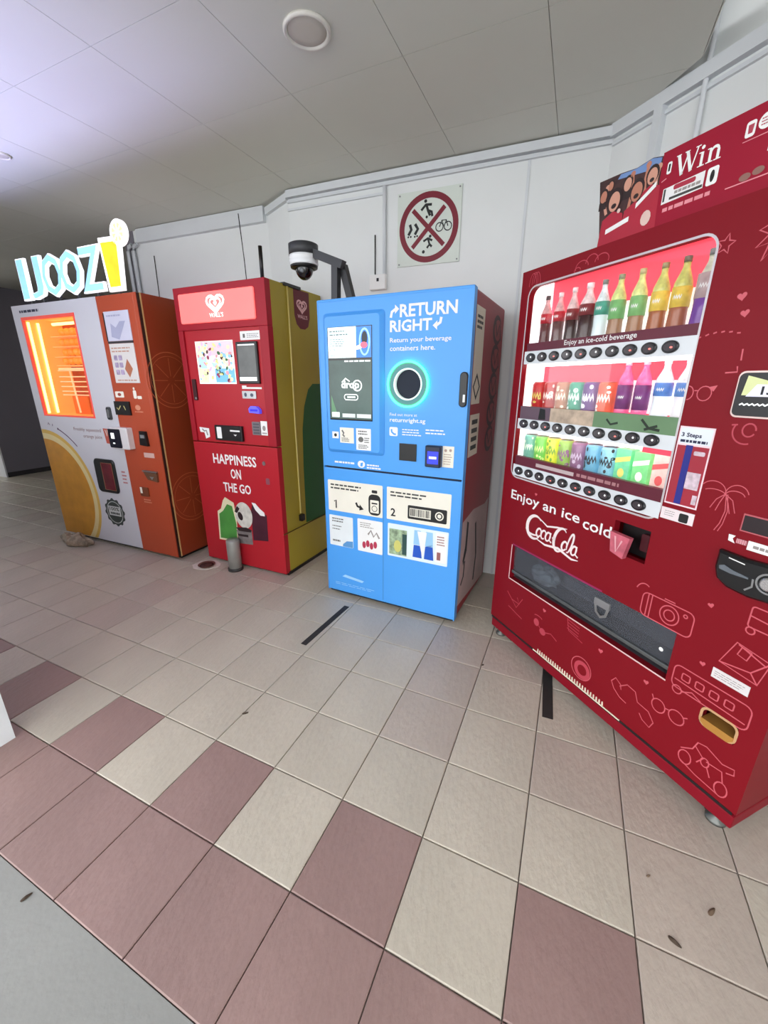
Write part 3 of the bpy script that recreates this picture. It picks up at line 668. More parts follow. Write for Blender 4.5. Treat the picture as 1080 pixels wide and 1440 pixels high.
q = MB(); q.flat(SD, [(0.17, 0.62), (0.21, 0.60), (0.20, 0.42), (0.14, 0.34), (0.12, 0.38), (0.16, 0.46)], 0.0012); q.ribbon(SD, [(0.17, 0.36), (0.16, 0.26), (0.11, 0.22)], 0.025, 0.0012); q.ribbon(SD, [(0.38, 0.55), (0.45, 0.3), (0.42, 0.12)], 0.03, 0.0012); q.build('mural_figure', mat('mural_black', (30, 22, 24), 0.6), mu)

# ------------------------------------------------------------------ dome camera on black bracket
cam_o = empty('security_camera', tuple(ret.matrix_basis @ Vector((0.10, 0.10, RH))), -0.468, 'white dome security camera on a bent black arm above the blue machine', 'camera')
q = MB()
def bar3(q, a, b, t):
    a, b = Vector(a), Vector(b); d = (b-a).normalized(); n_ = Vector((0, 1, 0)); s_ = d.cross(n_).normalized()
    vs = [p+n_*i*t+s_*j*t for p in (a, b) for i, j in ((-1, -1), (1, -1), (1, 1), (-1, 1))]
    q._add(vs, [(3, 2, 1, 0), (4, 5, 6, 7), (0, 1, 5, 4), (1, 2, 6, 5), (2, 3, 7, 6), (3, 0, 4, 7)])
bar3(q, (-0.035, 0, 0.0), (-0.028, 0, 0.19), 0.02); q.build('post', DGR, cam_o)
q = MB(); bar3(q, (0.055, 0.03, 0.0), (0.0, 0.03, 0.19), 0.02); q.build('strut', BLK, cam_o)
q = MB(); bar3(q, (0.02, 0, 0.185), (-0.185, 0, 0.268), 0.022); q.build('arm', DGR, cam_o)
q = MB(); q.box(-0.06, 0.09, -0.035, 0.06, 0.0, 0.008, 0.002); q.build('mounting_plate', BLK, cam_o)
HXc, hz = -0.25, 0.20
q = MB(); q.lathe(HXc, 0, [(0.085, hz+0.06), (0.086, hz+0.115), (0.075, hz+0.12)], 32); q.build('collar', DGR, cam_o)
q = MB(); q.lathe(HXc, 0, [(0.079, hz+0.008), (0.083, hz+0.015), (0.083, hz+0.034), (0.079, hz+0.037), (0.083, hz+0.04), (0.083, hz+0.06)], 32); q.build('housing', mat('camera_white', (236, 238, 240), 0.35), cam_o)
q = MB(); q.lathe(HXc, 0, [(0.06, hz-0.006), (0.078, hz-0.004), (0.08, hz+0.008)], 32); q.build('dome_ring', BLK, cam_o)
q = MB(); q.ball((HXc, 0, hz-0.006), 0.052, 20, 12, (1, 1, 1.15)); dm = q.build('dome', mat('dome_smoked', (10, 10, 12), 0.08, spec=0.8), cam_o)
q = MB(); q.ball((HXc+0.015, -0.042, hz-0.022), 0.014, 12, 8); q.build('lens', mat('lens_grey', (120, 124, 128), 0.2), dm)

# ------------------------------------------------------------------ red ice cream machine
EW, ED, EH = 0.802, 0.62, 2.022
red = machine_frame('ice_cream_machine', -1.465, 3.123, -0.435, 'red ice cream vending machine with olive yellow side and pink lightbox', 'vending machine')
REDP = mat('red_paint', (176, 30, 42), 0.42, var=0.04, scale=1.5, spec=0.35)
REDD = mat('red_paint_frame', (158, 20, 38), 0.45, var=0.04, scale=1.5, spec=0.3)
OLV = mat('olive_side_vinyl', (164, 146, 46), 0.55, var=0.08, scale=2.0)
q = MB(); q.box(0.004, EW, 0.05, ED, 0.02, EH, 0.004); q.cur = 0; q.build('body', OLV, red)
q = MB(); q.box(0.0, EW, 0.0, 0.052, EH-0.27, EH, 0.004); q.build('header', REDD, red)
for x0, x1 in ((0.0, 0.045), (EW-0.07, EW)):
    q = MB(); q.box(x0, x1, 0.0, 0.052, 0.985 if x0 else 0.985, EH-0.27, 0.003); q.build('side_rail', REDD, red)
q = MB(); q.box(0.045, EW-0.07, 0.014, 0.052, 0.985, EH-0.27); mid = q.build('control_panel', REDP, red)
q = MB(); q.box(0.0, EW, 0.0, 0.052, 0.02, 0.978, 0.004); lowr = q.build('lower_panel', REDP, red)
q = MB(); q.box(0.0, EW, 0.03, ED-0.02, 0.0, 0.03); q.build('plinth', BLK, red)
q = MB(); q.prism(FR, rr(0.055, 0.717, 1.793, 1.978, 0.012), -0.004, 0.012, 0.004); lb = q.build('lightbox', mat('lightbox_pink', (255, 112, 108), 0.4, emit=0.85, var=0.03), red)
def wall_heart(parent, cx, cz, s, pl, d, ma, name='heart_logo'):
    q = MB()
    q.ribbon(pl, [(cx+(x-cx)*1.12, cz+(z-cz)*0.86) for x, z in heart(cx, cz, s)], s*0.12, d, True)
    q.ribbon(pl, [(cx+(x-cx)*1.12, cz+(z-cz)*0.86) for x, z in heart(cx, cz-s*0.01, s*0.62)], s*0.09, d+0.0002, True)
    q.flat(pl, heart(cx, cz-s*0.02, s*0.24), d+0.0003)
    return q.build(name, ma, parent)
LBW = mat('lightbox_white', (255, 240, 232), 0.4, emit=0.9)
wall_heart(lb, 0.393, 1.905, 0.135, FR, 0.0126, LBW)
lett(lb, "WALL'S", 0.332, 0.455, 1.820, 1.848, 0.0126, LBW, 0.02)
q = MB(); q.prism(FR, rect(0.137, 0.486, 1.398, 1.680), -0.0135, -0.012); po_ = q.build('menu_poster', mat('poster_white', (250, 248, 244), 0.4, emit=0.35), red)
cols = [(255, 240, 190), (250, 200, 210), (190, 225, 245), (200, 220, 160), (240, 160, 170), (255, 226, 150), (150, 205, 240), (226, 196, 240)]
q = MB(); q.flat(FR, rect(0.143, 0.235, 1.405, 1.673), -0.0117); q.build('poster_cream_column', mat('print_butter', (252, 240, 200), 0.5, emit=0.25), po_)
q = MB(); q.flat(FR, rect(0.245, 0.48, 1.585, 1.674), -0.0117); q.build('poster_blossom_field', mat('print_rose', (244, 206, 214), 0.5, emit=0.25), po_)
q = MB(); q.flat(FR, rect(0.30, 0.48, 1.408, 1.50), -0.0117); q.build('poster_blue_field', mat('print_azure', (120, 190, 238), 0.5, emit=0.25), po_)
q = MB(); q.flat(FR, rect(0.150, 0.23, 1.50, 1.58), -0.0115); q.build('poster_aqua_field', mat('print_aqua', (190, 228, 240), 0.5, emit=0.25), po_)
rs = random.Random(5)
for k in range(95):
    x = rs.uniform(0.155, 0.468); z = rs.uniform(1.415, 1.665)
    cc = rs.choice(cols) if rs.random() < 0.78 else rs.choice(((70, 50, 48), (150, 60, 90), (60, 110, 70)))
    a_, b_ = rs.uniform(0.008, 0.02), rs.uniform(0.006, 0.016)
    q = MB(); q.flat(FR, ell(x, z, a_, b_, 10, tilt=rs.uniform(0, 180)), -0.0113+k*0.00002)
    q.build('ice_cream_picture', mat('pop_%d_%d_%d' % cc, cc, 0.5, emit=0.2), po_)
q = MB(); q.prism(FR, rr(0.558, 0.73, 1.674, 1.728, 0.003), -0.0135, -0.011); s1 = q.build('instruction_sticker', WHT, red)
q = MB(); q.flat(FR, rect(0.582, 0.60, 1.688, 1.712), -0.0105); bars(q, FR, 0.615, 0.715, 1.685, 1.715, 3, -0.0105, 0.3); q.build('sticker_print', MATS['print_grey'], s1)
q = MB(); q.prism(FR, rr(0.522, 0.70, 1.40, 1.664, 0.004), -0.0135, 0.004, 0.004); sc2 = q.build('touch_screen', BLK, red)
q = MB(); q.flat(FR, rect(0.538, 0.687, 1.445, 1.645), 0.0045); q.build('screen_page', mat('dim_screen', (84, 86, 84), 0.25, emit=0.25, var=0.15, scale=9), sc2)
q = MB(); q.flat(FR, rect(0.536, 0.684, 1.418, 1.443), 0.0045); q.flat(FR, rect(0.542, 0.684, 1.64, 1.648), 0.0046); q.build('screen_bar', mat('screen_bar_white', (226, 232, 232), 0.3, emit=0.6), sc2)
q = MB(); q.flat(FR, rect(0.53, 0.702, 1.366, 1.378), -0.013); q.flat(FR, rect(0.53, 0.57, 1.378, 1.388), -0.013); q.build('label_strip', WHT, red)
q = MB(); q.prism(FR, rr(0.53, 0.652, 1.303, 1.352, 0.004), -0.0135, -0.008); cs_ = q.build('coin_slot_plate', STEEL, red)
q = MB(); q.flat(FR, ell(0.56, 1.328, 0.012, 0.014, 14), -0.0075); q.flat(FR, ell(0.615, 1.326, 0.014, 0.012, 14), -0.0075); q.build('coin_slot', mat('slate', (70, 78, 98), 0.4), cs_)
q = MB(); q.prism(FR, [(0.595, 1.21), (0.685, 1.205), (0.685, 1.232), (0.66, 1.252), (0.612, 1.254), (0.592, 1.236)], -0.0135, 0.012); bn = q.build('note_acceptor', mat('blue_glow', (90, 84, 240), 0.3, emit=0.5), red)
q = MB(); q.flat(FR, rr(0.605, 0.672, 1.220, 1.234, 0.006), 0.0125); q.build('note_slot', mat('deep_blue_glow', (20, 10, 225), 0.3, emit=0.9), bn)
q = MB(); q.prism(FR, rr(0.063, 0.100, 1.282, 1.430, 0.008), -0.0135, -0.005); hd = q.build('door_handle', mat('handle_dark_red', (60, 10, 16), 0.4), red)
q = MB(); q.prism(FR, ell(0.089, 1.297, 0.008, 0.008, 12), -0.0055, -0.001); q.build('lock', STEEL, hd)
q = MB(); q.flat(FR, [(0.072, 1.088), (0.17, 1.082), (0.172, 1.02), (0.128, 1.004), (0.118, 1.05), (0.078, 1.052)], -0.012); s1 = q.build('torn_sticker', WHT, red)
q = MB(); q.ribbon(FR, [(0.1, 1.075), (0.12, 1.06), (0.14, 1.065), (0.15, 1.03)], 0.012, -0.0115); q.build('sticker_print', MATS['print_taupe'], s1)
q = MB(); q.prism(FR, rr(0.248, 0.505, 1.004, 1.112, 0.004), -0.0135, 0.010, 0.003); rd_ = q.build('card_reader', BLK, red)
q = MB(); q.flat(FR, rr(0.270, 0.316, 1.018, 1.10, 0.006), 0.0105); q.build('reader_label', WHT, rd_)
q = MB(); q.flat(FR, rect(0.40, 0.49, 1.072, 1.083), 0.0105); q.flat(FR, [(0.43, 1.052), (0.46, 1.052), (0.445, 1.04)], 0.0105); q.build('reader_marking', WHT, rd_)
q = MB(); q.prism(FR, rr(0.596, 0.668, 1.058, 1.148, 0.004), -0.0135, -0.003); kp = q.build('keypad', mat('keypad_grey', (120, 112, 116), 0.5), red)
q = MB()
for j in range(4): q.flat(FR, rect(0.605, 0.66, 1.066+j*0.02, 1.078+j*0.02), -0.0025)
q.build('keypad_buttons', mat('keypad_dark', (84, 82, 90), 0.5), kp)
q = MB(); q.flat(FR, rect(0.677, 0.734, 1.06, 1.156), 0.0006); s1 = q.build('small_label', WHT, red)
q = MB(); q.flat(FR, ell(0.705, 1.108, 0.014, 0.018, 14), 0.001); bars(q, FR, 0.686, 0.726, 1.066, 1.082, 1, 0.001, 0.6, 0); q.build('sticker_print', MATS['print_taupe'], s1)
lett(lowr, 'HAPPINESS', 0.188, 0.606, 0.825, 0.90, 0.0008, WHT, 0.02)
lett(lowr, 'ON', 0.349, 0.449, 0.720, 0.795, 0.0008, WHT, 0.02)
lett(lowr, 'THE GO', 0.261, 0.531, 0.613, 0.685, 0.0008, WHT, 0.02)
q = MB(); q.prism(FR, ell(0.678, 0.862, 0.013, 0.015, 16), 0, 0.006); q.build('lock', STEEL, red)
q = MB(); q.prism(FR, rr(0.682, 0.715, 0.71, 0.755, 0.008), 0, 0.003); q.build('lock_plate', mat('plate_mauve', (134, 70, 84), 0.5), red)
# ice cream artwork
AD = 0.0008
q = MB(); q.flat(FR, [(0.15, 0.20), (0.345, 0.205), (0.36, 0.40), (0.345, 0.53), (0.26, 0.565), (0.235, 0.535), (0.205, 0.465), (0.165, 0.44)], AD); ar = q.build('pop_outline_print', mat('print_ivory', (226, 218, 180), 0.5), lowr)
q = MB(); q.flat(FR, [(0.165, 0.215), (0.34, 0.22), (0.35, 0.36), (0.325, 0.50), (0.275, 0.51), (0.225, 0.45), (0.18, 0.42)], AD+0.0004); q.build('green_pop_print', mat('print_green', (72, 140, 60), 0.5, var=0.12, scale=9), ar)
q = MB(); q.flat(FR, [(0.51, 0.25), (0.655, 0.265), (0.66, 0.47), (0.62, 0.49), (0.585, 0.53), (0.535, 0.555), (0.51, 0.48)], AD); ar = q.build('purple_pop_print', mat('print_plum', (66, 20, 38), 0.5, var=0.2, scale=9), lowr)
q = MB(); q.flat(FR, [(0.525, 0.555), (0.56, 0.552), (0.60, 0.515), (0.64, 0.49), (0.642, 0.462), (0.60, 0.462), (0.555, 0.50)], AD+0.0004); q.build('pop_bite_print', WHT, ar)
q = MB(); q.flat(FR, ell(0.435, 0.44, 0.085, 0.105, 28), AD+0.0008); sw = q.build('ice_cream_scoop_print', mat('print_scoop', (206, 202, 192), 0.5, var=0.2, scale=24), lowr)
q = MB(); q.flat(FR, ell(0.40, 0.43, 0.024, 0.035, 16, tilt=20), AD+0.0012); q.flat(FR, [(0.34, 0.33), (0.45, 0.345), (0.50, 0.33), (0.49, 0.31), (0.37, 0.305)], AD+0.0012); q.flat(FR, [(0.35, 0.28), (0.46, 0.285), (0.46, 0.265), (0.36, 0.262)], AD+0.0012); q.flat(FR, [(0.345, 0.46), (0.375, 0.51), (0.40, 0.49), (0.37, 0.45)], AD+0.0012); q.build('chocolate_swirl_print', mat('print_choc', (40, 24, 26), 0.5), sw)
q = MB(); q.flat(FR, [(0.36, 0.20), (0.50, 0.21), (0.50, 0.33), (0.345, 0.31)], AD+0.0004); q.build('cone_patch_print', mat('print_greybrown', (120, 112, 110), 0.5, var=0.25, scale=20), lowr)  # grey-brown printed patch below the scoop
# side graphics
ES = SIDE(EW)
q = MB(); q.flat(ES, rect(0.285, 0.465, 1.87, 2.005)+[], 0.0012); 
q = MB(); q.flat(ES, [(0.285, 2.012), (0.285, 1.85), (0.305, 1.795), (0.345, 1.768), (0.40, 1.768), (0.442, 1.79), (0.465, 1.85), (0.465, 2.012)][::1], 0.0012); pn = q.build('pennant', mat('pennant_maroon', (98, 10, 26), 0.5), red)
PNW = mat('pennant_pale', (226, 176, 176), 0.5)
wall_heart(pn, 0.375, 1.915, 0.10, ES, 0.0018, PNW)
lett(pn, "WALL'S", 0.32, 0.435, 1.835, 1.86, 0.0018, PNW, 0.02, pl=ES)
q = MB(); q.flat(ES, [(0.285, 0.35), (0.60, 0.33), (0.60, 1.40), (0.46, 1.40), (0.40, 1.36), (0.34, 1.24), (0.305, 1.08), (0.29, 0.8)], 0.0010); q.build('green_side_shape', mat('dark_green_vinyl', (24, 84, 28), 0.55), red)
q = MB(); q.box(EW, EW+0.012, 0.0, ED, 0.34, 0.343); q.build('side_joint', mat('olive_dark', (92, 74, 26), 0.6), red)
q = MB(); q.tube([(EW+0.006, 0.215, 2.02), (EW+0.006, 0.217, 1.7), (EW+0.006, 0.212, 1.2), (EW+0.006, 0.214, 0.45)], 0.006, 8); q.build('side_cable', mat('cable_yellow', (196, 178, 104), 0.5), red)
q = MB(); q.box(EW-0.002, EW+0.03, 0.195, 0.235, 0.39, 0.44, 0.004); q.build('cable_plug', BLK, red)
q = MB(); q.box(EW-0.02, EW+0.012, 0.18, 0.36, EH-0.012, EH+0.008, 0.003); q.build('top_bracket', BLK, red)
an = empty('antenna', tuple(red.matrix_basis @ Vector((0.54, 0.30, EH))), 0, 'short thick black antenna on top of the red machine', 'antenna')
q = MB(); q.tube([(0, 0, 0.0), (0, 0, 0.27)], 0.013, 10); q.build('rod', BLK, an)
q = MB(); q.lathe(0, 0, [(0.02, 0), (0.02, 0.02), (0.014, 0.028)], 12); q.build('base', BLK, an)
pipe([tuple(red.matrix_basis @ Vector(p)) for p in ((0.40, 0.30, EH), (0.393, 0.30, EH+0.2), (0.375, 0.30, EH+0.48))], 0.003, 'thin whip antenna wire on top of the red machine', BLK, 'antenna', 'whip_antenna')
# grey post in front
pb = empty('floor_post', (-1.170, 2.915, 0), 0, 'short grey steel post standing against the red ice cream machine', 'post')
q = MB(); q.lathe(0, 0, [(0.050, 0.0), (0.050, 0.24), (0.046, 0.252)], 24); q.build('tube', mat('post_grey', (158, 158, 152), 0.4, metal=0.25, var=0.12, scale=6), pb)
q = MB(); q.lathe(0, 0, [(0.058, 0.0), (0.058, 0.018), (0.051, 0.022)], 24); q.build('base_collar', mat('post_base', (48, 46, 44), 0.6), pb)

# ------------------------------------------------------------------ orange juice machine
JW, JD, JH = 1.486, 0.74, 1.993
ij = machine_frame('juice_machine', -3.056, 3.659, -0.408, 'white and orange fresh juice machine with a glowing orange window', 'vending machine')
WPT = mat('white_machine_paint', (206, 206, 212), 0.4, var=0.03, scale=1.5)
ORG_ = mat('orange_machine_paint', (176, 70, 38), 0.42, var=0.05, scale=1.5)
ORD = mat('dark_orange_side', (146, 56, 28), 0.45, var=0.06, scale=1.5)
OX = 1.062
q = MB(); q.box(0.006, JW, 0.32, JD, 0.03, JH, 0.004); q.build('body', ORD, ij)
wx0, wx1, wz0, wz1 = 0.10, 0.788, 1.127, 1.905
q = MB(); q.grid([0.0, wx0, wx1, OX], [0.04, wz0, wz1, JH], lambda x, z: not (wx0 < x < wx1 and wz0 < z < wz1), 0.0, 0.325); fw_ = q.build('white_door', WPT, ij)
q = MB(); q.box(OX, JW-0.035, 0.0, 0.325, 0.03, JH, 0.004); q.box(JW-0.036, JW-0.004, 0.0, 0.006, 0.03, JH, 0.002); od = q.build('orange_door', ORG_, ij)
q = MB(); q.box(JW-0.034, JW-0.001, 0.006, 0.026, 0.03, JH-0.002); q.build('door_edge', mat('door_edge_brown', (46, 22, 16), 0.5), ij)
q = MB(); q.box(JW-0.010, JW+0.003, 0.027, 0.036, 0.03, JH); q.build('side_trim', mat('trim_gold', (206, 166, 110), 0.4), ij)
q = MB(); q.box(JW-0.034, JW, 0.036, 0.325, 0.03, JH); q.build('side_panel', ORD, ij)
q = MB(); q.box(0.03, JW-0.03, 0.05, JD-0.03, 0.0, 0.042); q.build('plinth', BLK, ij)
# lit window
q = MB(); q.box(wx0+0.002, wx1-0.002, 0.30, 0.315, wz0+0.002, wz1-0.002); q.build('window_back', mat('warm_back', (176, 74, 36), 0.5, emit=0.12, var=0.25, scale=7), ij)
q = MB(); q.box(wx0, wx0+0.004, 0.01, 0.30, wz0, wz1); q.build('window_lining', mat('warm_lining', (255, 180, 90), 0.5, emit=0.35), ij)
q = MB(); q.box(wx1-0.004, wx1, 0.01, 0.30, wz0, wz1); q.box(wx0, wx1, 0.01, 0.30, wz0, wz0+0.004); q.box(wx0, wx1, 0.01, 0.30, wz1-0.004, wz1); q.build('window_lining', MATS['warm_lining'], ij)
LEDY = mat('led_warm', (255, 226, 150), 0.4, emit=2.2, var=0.02)
for x, y in ((wx0+0.016, 0.035), (wx0+0.016, 0.105)):
    q = MB(); q.tube([(x, y, wz0+0.02), (x, y, wz1-0.03)], 0.010, 8); q.build('led_tube', LEDY, ij)
q = MB(); q.tube([(wx0+0.05, 0.2, wz1-0.03), (wx1-0.05, 0.2, wz1-0.03)], 0.012, 8); q.build('led_tube', LEDY, ij)
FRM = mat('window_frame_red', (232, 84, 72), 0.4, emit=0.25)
for r_ in (rect(wx0, wx1, wz1-0.022, wz1), rect(wx0, wx1, wz0, wz0+0.012), rect(wx1-0.018, wx1, wz0, wz1), rect(wx0, wx0+0.012, wz0, wz1)):
    q = MB(); q.prism(FR, r_, -0.02, 0.002); q.build('window_frame', FRM, ij)
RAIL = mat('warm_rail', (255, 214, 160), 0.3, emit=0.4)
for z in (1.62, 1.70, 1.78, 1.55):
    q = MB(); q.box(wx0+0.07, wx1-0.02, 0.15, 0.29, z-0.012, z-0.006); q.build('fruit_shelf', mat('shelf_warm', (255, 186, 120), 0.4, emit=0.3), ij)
for z in (1.33, 1.37, 1.41, 1.45, 1.50, 1.30):
    q = MB(); q.tube([(wx0+0.09, 0.14, z), (wx1-0.02, 0.14, z)], 0.005, 6); q.build('wire_rail', RAIL, ij)
q = MB(); q.tube([(0.36, 0.15, 1.15), (0.33, 0.15, 1.50)], 0.008, 6); q.build('wire_rail', RAIL, ij)
q = MB(); q.box(wx0+0.09, wx1-0.02, 0.145, 0.29, 1.508, 1.522); q.build('tray', RAIL, ij)
q = MB(); q.box(0.62, 0.765, 0.17, 0.29, 1.36, 1.50, 0.01); q.build('juicer_head', mat('juicer_dark', (60, 24, 16), 0.4), ij)
q = MB(); q.box(0.60, 0.75, 0.12, 0.26, 1.14, 1.25, 0.008); q.build('juicer_base', mat('juicer_brown', (140, 84, 52), 0.4), ij)
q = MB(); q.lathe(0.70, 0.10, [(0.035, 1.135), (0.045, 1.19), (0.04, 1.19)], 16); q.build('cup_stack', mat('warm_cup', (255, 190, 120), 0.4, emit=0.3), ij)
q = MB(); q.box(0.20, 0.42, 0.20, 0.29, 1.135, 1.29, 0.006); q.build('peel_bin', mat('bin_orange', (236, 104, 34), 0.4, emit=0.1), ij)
q = MB(); q.prism(FR, rect(wx0+0.01, wx1-0.014, wz0+0.01, wz1-0.02), -0.012, -0.008); q.build('window_glass', glass('clear_glass'), ij)
# printed front
q = MB(); bars(q, FR, 0.10, 0.36, 1.935, 1.958, 1, 0.0006, 0.8, 0); q.build('small_print', mat('print_navy', (44, 48, 70), 0.6), fw_)
OC, ORr = (0.02, 0.42), 0.585
def orange_arc(r, n=40):
    pts = [(OC[0]+r*math.cos(R(a)), OC[1]+r*math.sin(R(a))) for a in [i*180/n-90 for i in range(n+1)]]
    return [p for p in pts]
def half_disc(r, xmin=0.003, zmin=0.045):
    pts = []
    for i in range(73):
        a = R(-180+360*i/72); pts.append((OC[0]+r*math.cos(a), OC[1]+r*math.sin(a)))
    def cl(poly, f, cut):
        out = []
        for i in range(len(poly)):
            p, s_ = poly[i], poly[(i+1) % len(poly)]; a, b = f(p), f(s_)
            if a >= 0: out.append(p)
            if (a >= 0) != (b >= 0): t = a/(a-b); out.append((p[0]+(s_[0]-p[0])*t, p[1]+(s_[1]-p[1])*t))
        return out
    pts = cl(pts, lambda p: p[0]-xmin, 0); return cl(pts, lambda p: p[1]-zmin, 0)
q = MB(); q.flat(FR, half_disc(0.588), 0.0006); orp = q.build('orange_slice_print', mat('print_peel', (214, 176, 84), 0.5, var=0.06), fw_)
q = MB(); q.flat(FR, half_disc(0.555), 0.0010); q.build('orange_pith_print', mat('print_pith', (226, 208, 150), 0.5), orp)
q = MB(); q.flat(FR, half_disc(0.505), 0.0014); q.build('orange_flesh_print', mat('print_flesh', (198, 138, 38), 0.5, var=0.12, scale=9), orp)
q = MB(); text(q, FR, 'Freshly squeezed', 0.47, 0.82, 1.01, 1.045, 0.0006); text(q, FR, 'orange juice', 0.58, 0.82, 0.955, 0.99, 0.0006); q.build('lettering', mat('print_brown', (120, 70, 60), 0.6), fw_)
q = MB(); q.ribbon(FR, [(0.12, 1.05), (0.13, 1.07), (0.145, 1.05)], 0.008, 0.0006); q.ribbon(FR, [(0.18, 1.04), (0.185, 1.06)], 0.008, 0.0006); q.ribbon(FR, ell(OC[0], OC[1], 0.64, 0.64, 14, 46, 70), 0.010, 0.0006); q.flat(FR, ell(0.247, 1.02, 0.01, 0.01, 10), 0.0006); q.build('curved_slogan', mat('print_violet', (96, 70, 96), 0.6), fw_)
q = MB(); q.prism(FR, rr(0.655, 0.912, 0.508, 0.797, 0.035, 5), 0, 0.014, 0.006); dp = q.build('cup_outlet', BLK, ij)
q = MB(); q.flat(FR, rect(0.75, 0.888, 0.535, 0.768), 0.0146); q.build('outlet_door', mat('outlet_maroon', (96, 24, 36), 0.25, var=0.3, scale=14), dp)
q = MB(); q.ribbon(FR, rect(0.752, 0.886, 0.537, 0.766), 0.005, 0.0150, True); q.build('outlet_border', mat('outlet_line', (170, 120, 80), 0.4), dp)
bad = []
for i in range(48):
    a = 2*math.pi*i/48; rr_ = 0.128 if i % 4 < 2 else 0.116; bad.append((0.787+rr_*math.cos(a), 0.33+rr_*math.sin(a)))
BG = mat('badge_green', (48, 58, 54), 0.5)
q = MB(); q.flat(FR, bad, 0.0006); bd = q.build('round_badge_print', BG, fw_)
q = MB(); q.ring(FR, 0.787, 0.33, 0.094, 0.10, 0.0004, 0.0010, 36); q.flat(FR, rect(0.71, 0.865, 0.30, 0.385), 0.0010); q.build('badge_band', mat('badge_pale', (196, 200, 198), 0.5), bd)
lett(bd, '100%', 0.725, 0.85, 0.345, 0.378, 0.0014, BG, 0.02); q = MB(); bars(q, FR, 0.73, 0.85, 0.307, 0.335, 1, 0.0014, 0.7, 0); q.build('small_print', BG, bd)
q = MB(); q.flat(FR, [(0.85, 1.052), (0.925, 1.05), (0.905, 0.93), (0.865, 0.932)], 0.0006); cp_ = q.build('juice_cup_print', mat('print_terracotta', (180, 82, 66), 0.5), fw_)
q = MB(); q.ribbon(FR, [(0.875, 1.04), (0.887, 0.99), (0.90, 1.04)], 0.008, 0.001); q.build('straw_print', CREAM, cp_)
q = MB(); q.prism(FR, rr(0.948, 0.998, 1.123, 1.222, 0.014, 4), 0, 0.012, 0.004); hd = q.build('door_handle', DGR, ij)
q = MB(); q.prism(FR, rr(0.962, 0.984, 1.14, 1.205, 0.008), 0.011, 0.014); q.build('handle_inset', STEEL, hd)
q = MB(); bars(q, FR, 0.975, 1.03, 0.60, 0.72, 4, 0.0006, 0.4); q.build('small_print', mat('print_pinkred', (180, 96, 96), 0.6), fw_)
for z0, z1, ma in ((1.692, 1.888, mat('poster_lilac', (206, 206, 222), 0.5)), (1.402, 1.674, mat('poster_paper', (220, 216, 212), 0.5))):
    q = MB(); q.prism(FR, rect(1.122, 1.384, z0, z1), 0, 0.004); pp = q.build('poster', ma, ij)
    q = MB()
    if z0 > 1.6:
        bars(q, FR, 1.15, 1.30, 1.85, 1.868, 1, 0.0046, 0.6, 0); q.flat(FR, [(1.17, 1.72), (1.25, 1.70), (1.34, 1.82), (1.28, 1.82), (1.23, 1.78), (1.18, 1.81)], 0.0046); q.build('poster_print', mat('print_lav', (168, 170, 196), 0.5), pp)
    else:
        for k in range(6): q.flat(FR, rr(1.15+(k % 2)*0.05, 1.19+(k % 2)*0.05, 1.46+(k//2)*0.05, 1.495+(k//2)*0.05, 0.006), 0.0046)
        q.build('poster_icons', mat('print_mix', (176, 160, 190), 0.5, var=0.4, scale=25), pp)
        q = MB(); q.flat(FR, [(1.25, 1.50), (1.29, 1.44), (1.335, 1.50), (1.29, 1.57)], 0.0046); q.build('fruit_picture', mat('print_rust', (180, 110, 80), 0.5), pp)
        q = MB(); bars(q, FR, 1.14, 1.36, 1.61, 1.655, 2, 0.0046, 0.4); bars(q, FR, 1.15, 1.36, 1.412, 1.43, 1, 0.0046, 0.5); q.build('poster_text', mat('print_orange', (196, 150, 130), 0.5), pp)
q = MB(); q.prism(FR, rect(1.115, 1.125, 1.692, 1.88), 0, 0.006); q.build('poster_holder', BLK, ij)
q = MB(); q.prism(FR, rect(1.118, 1.384, 1.676, 1.690), 0, 0.005); q.build('poster_divider', DGR, ij)
q = MB(); q.flat(FR, rr(1.083, 1.18, 1.296, 1.34, 0.008), 0.0006); s1 = q.build('sticker', CREAM, od)
q = MB(); q.flat(FR, ell(1.13, 1.318, 0.02, 0.012, 14), 0.001); q.build('sticker_dot', mat('print_brick', (150, 60, 40), 0.5), s1)
q = MB(); q.flat(FR, rr(1.285, 1.32, 1.29, 1.35, 0.01), 0.0006); q.flat(FR, rr(1.325, 1.372, 1.288, 1.31, 0.006), 0.0006); q.flat(FR, ell(1.30, 1.362, 0.01, 0.01, 10), 0.0006); q.build('sticker', CREAM, od)
q = MB(); q.prism(FR, rect(1.062, 1.232, 1.166, 1.268), 0, 0.012); rd_ = q.build('card_reader', BLK, ij)
q = MB(); q.ribbon(FR, [(1.09, 1.22), (1.105, 1.205), (1.135, 1.235)], 0.008, 0.0125); q.ribbon(FR, [(1.17, 1.235), (1.185, 1.205)], 0.008, 0.0125); q.build('reader_marking', mat('print_amber', (200, 190, 120), 0.5), rd_)
q = MB(); q.flat(FR, ell(1.31, 1.225, 0.03, 0.02, 14), 0.0006); bars(q, FR, 1.27, 1.36, 1.188, 1.20, 1, 0.0006, 0.7, 0); q.build('small_print', mat('print_peach', (214, 140, 110), 0.5), od)
q = MB(); q.prism(FR, rr(1.0, 1.20, 0.905, 1.072, 0.010), 0, 0.05, 0.006); pt_ = q.build('payment_terminal', mat('terminal_white', (222, 218, 218), 0.4), ij)
q = MB(); q.prism(FR, rr(0.99, 1.125, 0.915, 1.06, 0.010), 0.049, 0.056); ts_ = q.build('terminal_screen', mat('terminal_dark', (18, 20, 36), 0.2), pt_)
q = MB(); q.flat(FR, rect(1.02, 1.06, 0.985, 1.03), 0.0565); q.flat(FR, rect(1.03, 1.055, 0.945, 0.955), 0.0565); q.build('terminal_icon', SCW, pt_)
